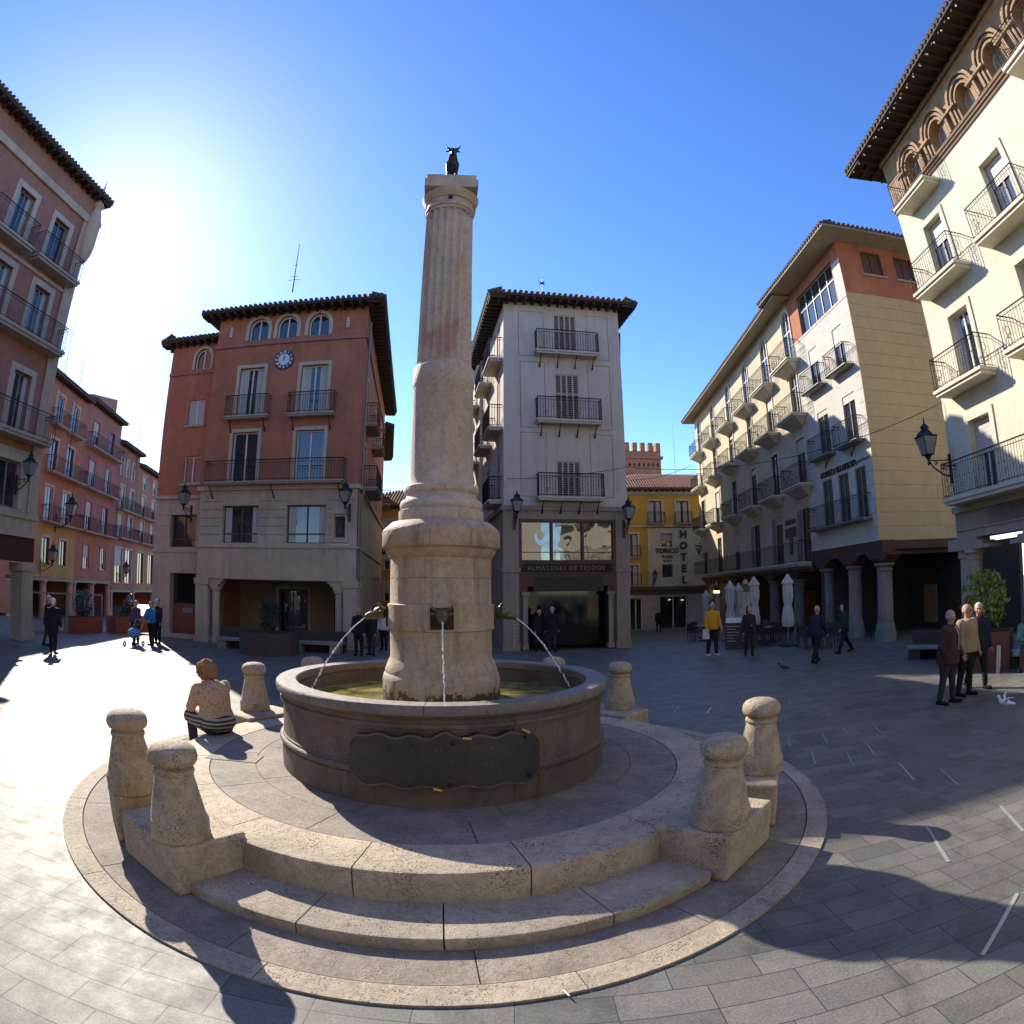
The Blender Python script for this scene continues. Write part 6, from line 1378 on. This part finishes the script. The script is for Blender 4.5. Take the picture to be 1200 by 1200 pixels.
    if shoe:
        t = MB()
        for s in (-1, 1): p0, k, an, toe, heel = J[s]; t.cap(W_(heel-Vector((0, 0, .002*H))), W_(toe+Vector((0, .006*H, 0))), .024*H, .021*H, 10); t.cap(W_(an-Vector((0, 0, .01*H))), W_(heel.lerp(toe, .4)), .025*H, .02*H)
        voxmesh(t, 'shoes', M[shoe], vox*.9, body, 1)
    if top:
        t = MB()
        def tc(a_, b2, r1, r2): t.cap(W_(a_), W_(b2), r1*H, r2*H, 12)
        lo = -max(coat, .02) if not sit else hem
        rg = [(pel+spine*lo*H if sit else pel+Vector((0, 0, lo*H)), .098*b_, .082*b_), (pel+spine*(.02+hem)*H, .096*b_, .082*b_), (pel+spine*.12*H, .087*b_, .074*b_), (pel+spine*.21*H, .097*b_, .074*b_), (pel+spine*.265*H, .101*b_, .066*b_), (pel+spine*.30*H, .084*b_, .056*b_), (pel+spine*.325*H, .048*b_, .045*b_)]
        loft(t, rg, 20); t.ell(W_(neck0-spine*.008*H), (.045*H, .042*H, .02*H), 12, 8, Rz)
        for s in (-1, 1): p0, e, w, d2 = A[s]; tc(p0, e, .038*b_, .034*b_**.5); tc(e, w-d2*.008*H, .034*b_**.5, .027)
        tp = voxmesh(t, 'jacket', M[top], vox, body, 12 if skirt else 4)
        if tie:
            for nm, mt, w0, w1, dd in (('shirt_front', 'shirt', .030, .012, .079), ('tie', 'greyfab', .010, .007, .083)):
                t = MB(); top_ = neck0+Vector((0, .035*H, -.01*H)); bt = pel+spine*.06*H
                P = [(top_, -w0), (top_, w0), (bt, w1), (bt, -w1)]; f0 = [W_(c+Vector((sx*H, (.038 if c is top_ else dd*b_)*H+(.004*H if nm == 'tie' else 0), 0))) for c, sx in P]; f1 = [v+Rz @ Vector((0, .006*H, 0)) for v in f0]
                mid = pel+spine*.22*H; fm = [W_(mid+Vector((sx*(w0+w1)/2*1.1*H, dd*b_*H+(.004*H if nm == 'tie' else 0), 0))) for sx in (-1, 1)]; fm1 = [v+Rz @ Vector((0, .006*H, 0)) for v in fm]
                t.hexa([f0[0], f0[1], f1[1], f1[0], fm[0], fm[1], fm1[1], fm1[0]]); t.hexa([fm[0], fm[1], fm1[1], fm1[0], f0[3], f0[2], f1[2], f1[3]]); build(t, nm, M[mt], body)
    if hair:
        t = MB()
        if bald:
            t.ell(W_(hp(0, -.022, -.002)), (.047*H, .044*H, .034*H), 14, 10, Rz @ ht)
            for s in (-1, 1): t.ell(W_(hp(s*.040, -.006, .008)), (.010*H, .026*H, .02*H), 10, 8, Rz @ ht)
        else:
            hw_ = 1.13 if longhair == 2 else 1.04; t.ell(W_(hp(0, -.014, .022)), (.051*H*hw_, .056*H*hw_, .052*H*hw_), 16, 12, Rz @ ht); t.ell(W_(hp(0, -.030, -.008)), (.046*H, .036*H, .045*H), 14, 10, Rz @ ht)
            if longhair:
                t.ell(W_(hp(0, -.034, -.045)), (.05*H, .034*H, .055*H), 14, 10, Rz @ ht)
                for s in (-1, 1): t.ell(W_(hp(s*.042, -.006, -.02)), (.016*H, .03*H, .05*H), 10, 8, Rz @ ht)
            if longhair == 2:
                rr = random.Random(4)
                for _ in range(90):
                    v = Vector((rr.gauss(0, 1), rr.gauss(-.4, .8), rr.gauss(.1, 1))).normalized(); q = .064*H
                    if v.y < .5: t.ell(W_(hp(0, -.012, .005))+Rz @ ht @ Vector((v.x*q*1.15, v.y*q*1.15, v.z*q*1.1)), (rr.uniform(.016, .026)*H,)*3, 8, 6)
        voxmesh(t, 'hair', M[hair], vox*.8, body, 1 if longhair == 2 else 3)
    return body
for nm, c in dict(f_black=(.018, .018, .022), f_navy=(.02, .025, .045), f_brown=(.065, .035, .026), f_beige=(.34, .25, .155), f_mustard=(.60, .28, .02), f_dark=(.03, .026, .026), f_blue=(.03, .22, .42), f_purple=(.12, .06, .10), f_white=(.55, .53, .50), f_greyhair=(.38, .36, .34), f_whitehair=(.6, .6, .6), f_darkhair=(.03, .02, .015), f_darkgreen=(.03, .045, .04), f_pants=(.045, .04, .045), f_khaki=(.09, .07, .05), shirt=(.55, .55, .62), greyfab=(.12, .12, .13), f_shoe=(.015, .013, .012), f_babyblue=(.12, .28, .5)).items(): M[nm] = fabric(nm, c)
M['f_check'] = fabric('green_check', (.06, .22, .13), (.45, .5, .45), 12, 'check'); M['f_cardigan'] = fabric('dotted_cardigan', (.50, .34, .20), (.20, .16, .16), 24, 'dots'); M['f_stripe'] = fabric('striped_skirt', (.05, .045, .045), (.36, .32, .28), 5.5, 'stripe')
M['f_curl'] = fabric('auburn_hair', (.27, .15, .06)); M['f_red'] = fabric('red_fabric', (.6, .08, .03))
# three elderly men
person(7.92, 9.2, 0, 1.70, 150, 'elderly bald man in a brown jacket with shirt and tie, nearest of the three men', ((8, 4, 4), (-6, 2, 4)), ((8, 8, 22), (-14, 10, 35, 20)), 'f_brown', 'f_pants', 'f_shoe', 'f_greyhair', 3, (4, 0), .09, 1.42, 'skinred', .011, tie=True, bald=True, headturn=-55)
person(8.72, 9.55, 0, 1.75, 165, 'bald smiling man in a beige jacket, middle of the three elderly men', ((4, 3, 3), (-4, 3, 3)), ((4, 8, 18), (6, 10, 15)), 'f_beige', 'f_black', 'f_shoe', 'f_greyhair', 2, (2, 0), .04, 1.42, 'skinred', .011, bald=True, headturn=-10)
person(9.45, 9.95, 0, 1.74, 190, 'white-haired man in dark clothes, half hidden behind the man in beige', ((14, 6, 3), (-14, 12, 3)), ((6, 6, 18), (-6, 6, 18)), 'f_navy', 'f_black', 'f_shoe', 'f_whitehair', 2, (2, 0), .05, 1.25, 'skinred', .012, headturn=30)
# seated man on the bench
person(12.1, 10.75, 0, 1.72, 232, 'seated man in a green checked shirt with hands on his lap, at the right edge', ((84, 82, 10), (84, 82, 8)), ((28, 10, 60, 38), (28, 10, 60, 38)), 'f_check', 'f_khaki', 'f_shoe', 'f_whitehair', -2, (6, 0), 0, 1.35, 'skinred', .012, sit=True)
# people in the middle distance
pm = person(6.84, 20.3, 0, 1.84, 172, 'person in a mustard yellow jacket and dark trousers, holding a white bag', ((4, 2, 4), (-3, 2, 4)), ((4, 14, 26), (2, 14, 30)), 'f_mustard', 'f_black', 'f_white', 'f_darkhair', 0, (0, 0), .03, 1.05)
mb = MB(); mb.hexa([(6.42, 20.1, .62), (6.66, 20.06, .62), (6.67, 20.14, .62), (6.43, 20.18, .62), (6.44, 20.1, .95), (6.64, 20.06, .95), (6.65, 20.14, .95), (6.45, 20.18, .95)]); mb.tube([(6.48, 20.12, .95), (6.54, 20.12, 1.05), (6.6, 20.1, .95)], .006, 5); tag(build(mb, 'carrier_bag', M['f_white'], origin=(6.54, 20.1, .62)), 'small white carrier bag held by the person in the yellow jacket', 'bag')
person(7.94, 19.6, 0, 1.66, 195, 'woman in a long dark coat with dark hair, standing in front of the menu boards', ((5, 3, 2), (-5, 3, 2)), ((15, 8, 70, 30), (-4, 8, 20)), 'f_dark', 'f_dark', 'f_shoe', 'f_darkhair', 0, (0, 0), .16, .95, longhair=1, headturn=-30)
person(8.95, 16.6, 0, 1.70, 62, 'bald man in a dark suit walking right past the cafe tables', ((18, 4, 2), (-18, 14, 2)), ((-10, 8, 18), (12, 8, 22)), 'f_navy', 'f_black', 'f_shoe', 'f_greyhair', 4, (4, 0), .07, 1.08, 'skinred', bald=True)
person(10.98, 18.3, 0, 1.66, 265, 'woman in a dark hooded coat striding left under the arcade columns', ((24, 4, 2), (-24, 16, 2)), ((16, 8, 20), (-14, 8, 20)), 'f_darkgreen', 'f_black', 'f_shoe', 'f_darkhair', 5, (2, 0), .10, 1.0, longhair=1)
person(10.3, 42.5, gz(10, 42.5), 1.66, 190, 'small distant person in dark clothes in front of the hotel', ((12, 4, 3), (-12, 8, 3)), ((10, 12, 20), (-10, 12, 20)), 'f_dark', 'f_black', 'f_shoe', 'f_darkhair', vox=.02)
# left couple walking
person(-16.1, 17.0, 0, 1.72, 40, 'man in dark green-grey clothes at the left, partly behind his white-haired companion', ((10, 4, 3), (-10, 6, 3)), ((4, 8, 20), (4, 12, 30)), 'f_darkgreen', 'f_pants', 'f_shoe', 'f_greyhair', 3, (3, 0), .12, 1.1, vox=.015)
person(-14.3, 15.35, 0, 1.70, -20, 'white-haired person in a black coat seen from behind, walking at the left', ((8, 3, 3), (-8, 6, 3)), ((2, 8, 15), (2, 10, 22)), 'f_black', 'f_black', 'f_shoe', 'f_whitehair', 3, (4, 0), .12, 1.1, vox=.014)
# couple with pushchair
person(-14.45, 20.5, 0, 1.66, 175, 'grey-haired person in a purple jacket beside the pushchair', ((4, 2, 3), (-4, 2, 3)), ((6, 8, 20), (6, 8, 20)), 'f_purple', 'f_black', 'f_shoe', 'f_greyhair', vox=.015)
person(-13.75, 20.6, 0, 1.66, 185, 'person in a bright blue jacket and dark leggings pushing the pushchair', ((4, 2, 1), (-4, 2, 1)), ((30, 6, 30), (30, 6, 30)), 'f_blue', 'f_black', 'f_shoe', 'f_darkhair', 3, vox=.015, build_=1.1)
person(-13.98, 21.4, 0, 1.72, 180, 'dark-haired person standing directly behind the person in the blue jacket', ((4, 2, 3), (-4, 2, 3)), ((4, 8, 15), (4, 8, 15)), 'f_dark', 'f_black', 'f_shoe', 'f_darkhair', vox=.016)
o = empty('pushchair', (-14.05, 19.75, 0), 'light blue pushchair with a small child, in front of the couple', 'pushchair')
mb = MB(); mb.ell((-14.05, 19.8, .50), (.24, .30, .20)); build(mb, 'seat', M['f_babyblue'], o, smooth=True)
mb = MB()
for s in (-1, 1): mb.tube([(-14.05+s*.2, 19.45, .12), (-14.05+s*.2, 19.8, .4), (-14.05+s*.2, 20.25, 1.0)], .015, 6); mb.tube([(-14.05+s*.2, 20.1, .12), (-14.05+s*.2, 19.8, .4)], .015, 6)
mb.tube([(-14.25, 20.25, 1.0), (-13.85, 20.25, 1.0)], .018, 6); build(mb, 'frame', M['steel'], o)
for s in (-1, 1):
    for y in (19.45, 20.1): mb = MB(); mb.lathe([(.05, -.02), (.1, -.02), (.1, .02), (.05, .02)], (0, 0), 14); mb.v = [(-14.05+s*.22+q[2], y+q[0], .1+q[1]) for q in mb.v]; build(mb, 'wheel', M['black'], o)
mb = MB(); mb.ell((-13.98, 19.85, .72), (.10, .11, .12)); mb.ell((-13.98, 19.80, .55), (.12, .12, .13)); tag(voxmesh(mb, 'child', M['f_khaki'], .015, origin=(-14, 19.8, .5)), 'small child in a beige hat sitting in the pushchair', 'child')
# group by the right corner of the red house
person(-5.55, 21.7, 0, 1.70, 185, 'person in a black coat, leftmost of the group beside the fountain column', ((3, 2, 3), (-3, 2, 3)), ((2, 10, 15), (2, 10, 15)), 'f_black', 'f_black', 'f_shoe', 'f_greyhair', 0, (0, 0), .1, 1.05, vox=.015)
person(-5.15, 22.0, 0, 1.66, 200, 'person in a dark open coat in the middle of the group beside the fountain column', ((3, 2, 3), (-3, 2, 3)), ((2, 8, 15), (2, 8, 15)), 'f_dark', 'f_pants', 'f_shoe', 'f_darkhair', 0, (0, 0), .12, 1.1, vox=.015)
person(-5.1, 24.0, -.0, 1.62, 190, 'person in a white jacket and dark trousers behind the group beside the column', ((5, 2, 3), (-5, 4, 3)), ((2, 12, 30), (2, 12, 30)), 'f_white', 'f_black', 'f_shoe', 'f_darkhair', 0, (0, 0), .04, 1.0, vox=.016)
# at the shop
person(1.05, 24.15, 0, 1.62, 160, 'person in dark clothes standing at the shop entrance of the white house', ((3, 2, 3), (-3, 2, 3)), ((2, 10, 15), (2, 10, 15)), 'f_black', 'f_black', 'f_shoe', 'f_darkhair', 0, (0, 0), .12, 1.0, vox=.016)
person(1.55, 24.0, 0, 1.72, 20, 'person in a black coat looking into the shop of the white house', ((3, 2, 3), (-3, 2, 3)), ((2, 10, 15), (2, 10, 15)), 'f_black', 'f_pants', 'f_shoe', 'f_greyhair', 0, (6, 0), .12, 1.08, vox=.016)
# woman sitting on the platform edge, seen from behind
wm = person(-4.0, 7.6, .0, 1.80, -62, 'woman with curly auburn hair, dotted peach cardigan and striped skirt, sitting on the platform edge', ((100, 112, 10), (84, 112, 24)), ((22, 5, 52, 24), (22, 5, 52, 24)), 'f_cardigan', 'f_pants', 'f_shoe', 'f_curl', 14, (34, 0), 0, 1.3, 'skin', .011, skirt='f_stripe', longhair=2, sit=True, hem=.055, headturn=-20)
# seat the sitting woman on the platform
dg = bpy.context.evaluated_depsgraph_get()
WOM_PELVIS = .365+.075
# ------------------------------------------------------------------ light, sky, camera
w = bpy.data.worlds.new('World'); SC.world = w; w.use_nodes = True; nt = w.node_tree; nt.nodes.clear()
o = nt.nodes.new('ShaderNodeOutputWorld'); bg = nt.nodes.new('ShaderNodeBackground'); sk = nt.nodes.new('ShaderNodeTexSky'); sk.sky_type = 'NISHITA'
sk.sun_disc = False; sk.sun_elevation = radians(SUN_EL); sk.sun_rotation = radians(SUN_AZ); sk.altitude = 900; sk.air_density = 1.0; sk.dust_density = .3; sk.ozone_density = 3.0
hs = nt.nodes.new('ShaderNodeHueSaturation'); hs.inputs['Saturation'].default_value = 1.22; hs.inputs['Hue'].default_value = .513; nt.links.new(sk.outputs[0], hs.inputs['Color']); nt.links.new(hs.outputs[0], bg.inputs[0]); bg.inputs[1].default_value = .15; nt.links.new(bg.outputs[0], o.inputs[0])
sl = bpy.data.lights.new('sun', 'SUN'); sl.energy = 4.1; sl.angle = radians(.53); sl.color = (1, .91, .77); so = bpy.data.objects.new('sun', sl); COL.objects.link(so)
d = Vector((sin(radians(SUN_AZ))*cos(radians(SUN_EL)), cos(radians(SUN_AZ))*cos(radians(SUN_EL)), sin(radians(SUN_EL)))); so.rotation_euler = d.to_track_quat('Z', 'Y').to_euler()
cd = bpy.data.cameras.new('camera'); co = bpy.data.objects.new('camera', cd); COL.objects.link(co); SC.camera = co
cd.type = 'PANO'; cd.clip_end = 2000; cd.clip_start = .05; cd.sensor_width = 36; cd.sensor_height = 36; cd.sensor_fit = 'HORIZONTAL'
def setc(k, v):
    for t in (cd, getattr(cd, 'cycles', None)):
        if t is not None and hasattr(t, k):
            try: setattr(t, k, v); return
            except Exception as e: print(k, e)
FM = 717.84*36/1200
setc('panorama_type', 'FISHEYE_LENS_POLYNOMIAL'); setc('fisheye_fov', radians(180))
for i, v in enumerate((0, -1/FM, 0, -.00574/FM**3, 0)): setc('fisheye_polynomial_k%d' % i, v)
P_, R_ = radians(7.3816), radians(-.2953)
def T(v):
    x, y, z = v; x, z = x*cos(R_)-z*sin(R_), x*sin(R_)+z*cos(R_); y, z = y*cos(P_)-z*sin(P_), y*sin(P_)+z*cos(P_); return Vector((x, y, z))
rt, fw, up = T((1, 0, 0)), T((0, 1, 0)), T((0, 0, 1)); m = Matrix((rt, up, -fw)).transposed().to_4x4(); m.translation = (0, 0, 2.386); co.matrix_world = m
SC.view_settings.view_transform = 'Standard'; SC.view_settings.look = 'None'; SC.view_settings.exposure = 1.12; SC.view_settings.gamma = 1
SC.cycles.max_bounces = 6; SC.cycles.diffuse_bounces = 3; SC.cycles.glossy_bounces = 3; SC.cycles.transmission_bounces = 4; SC.cycles.caustics_reflective = False; SC.cycles.caustics_refractive = False
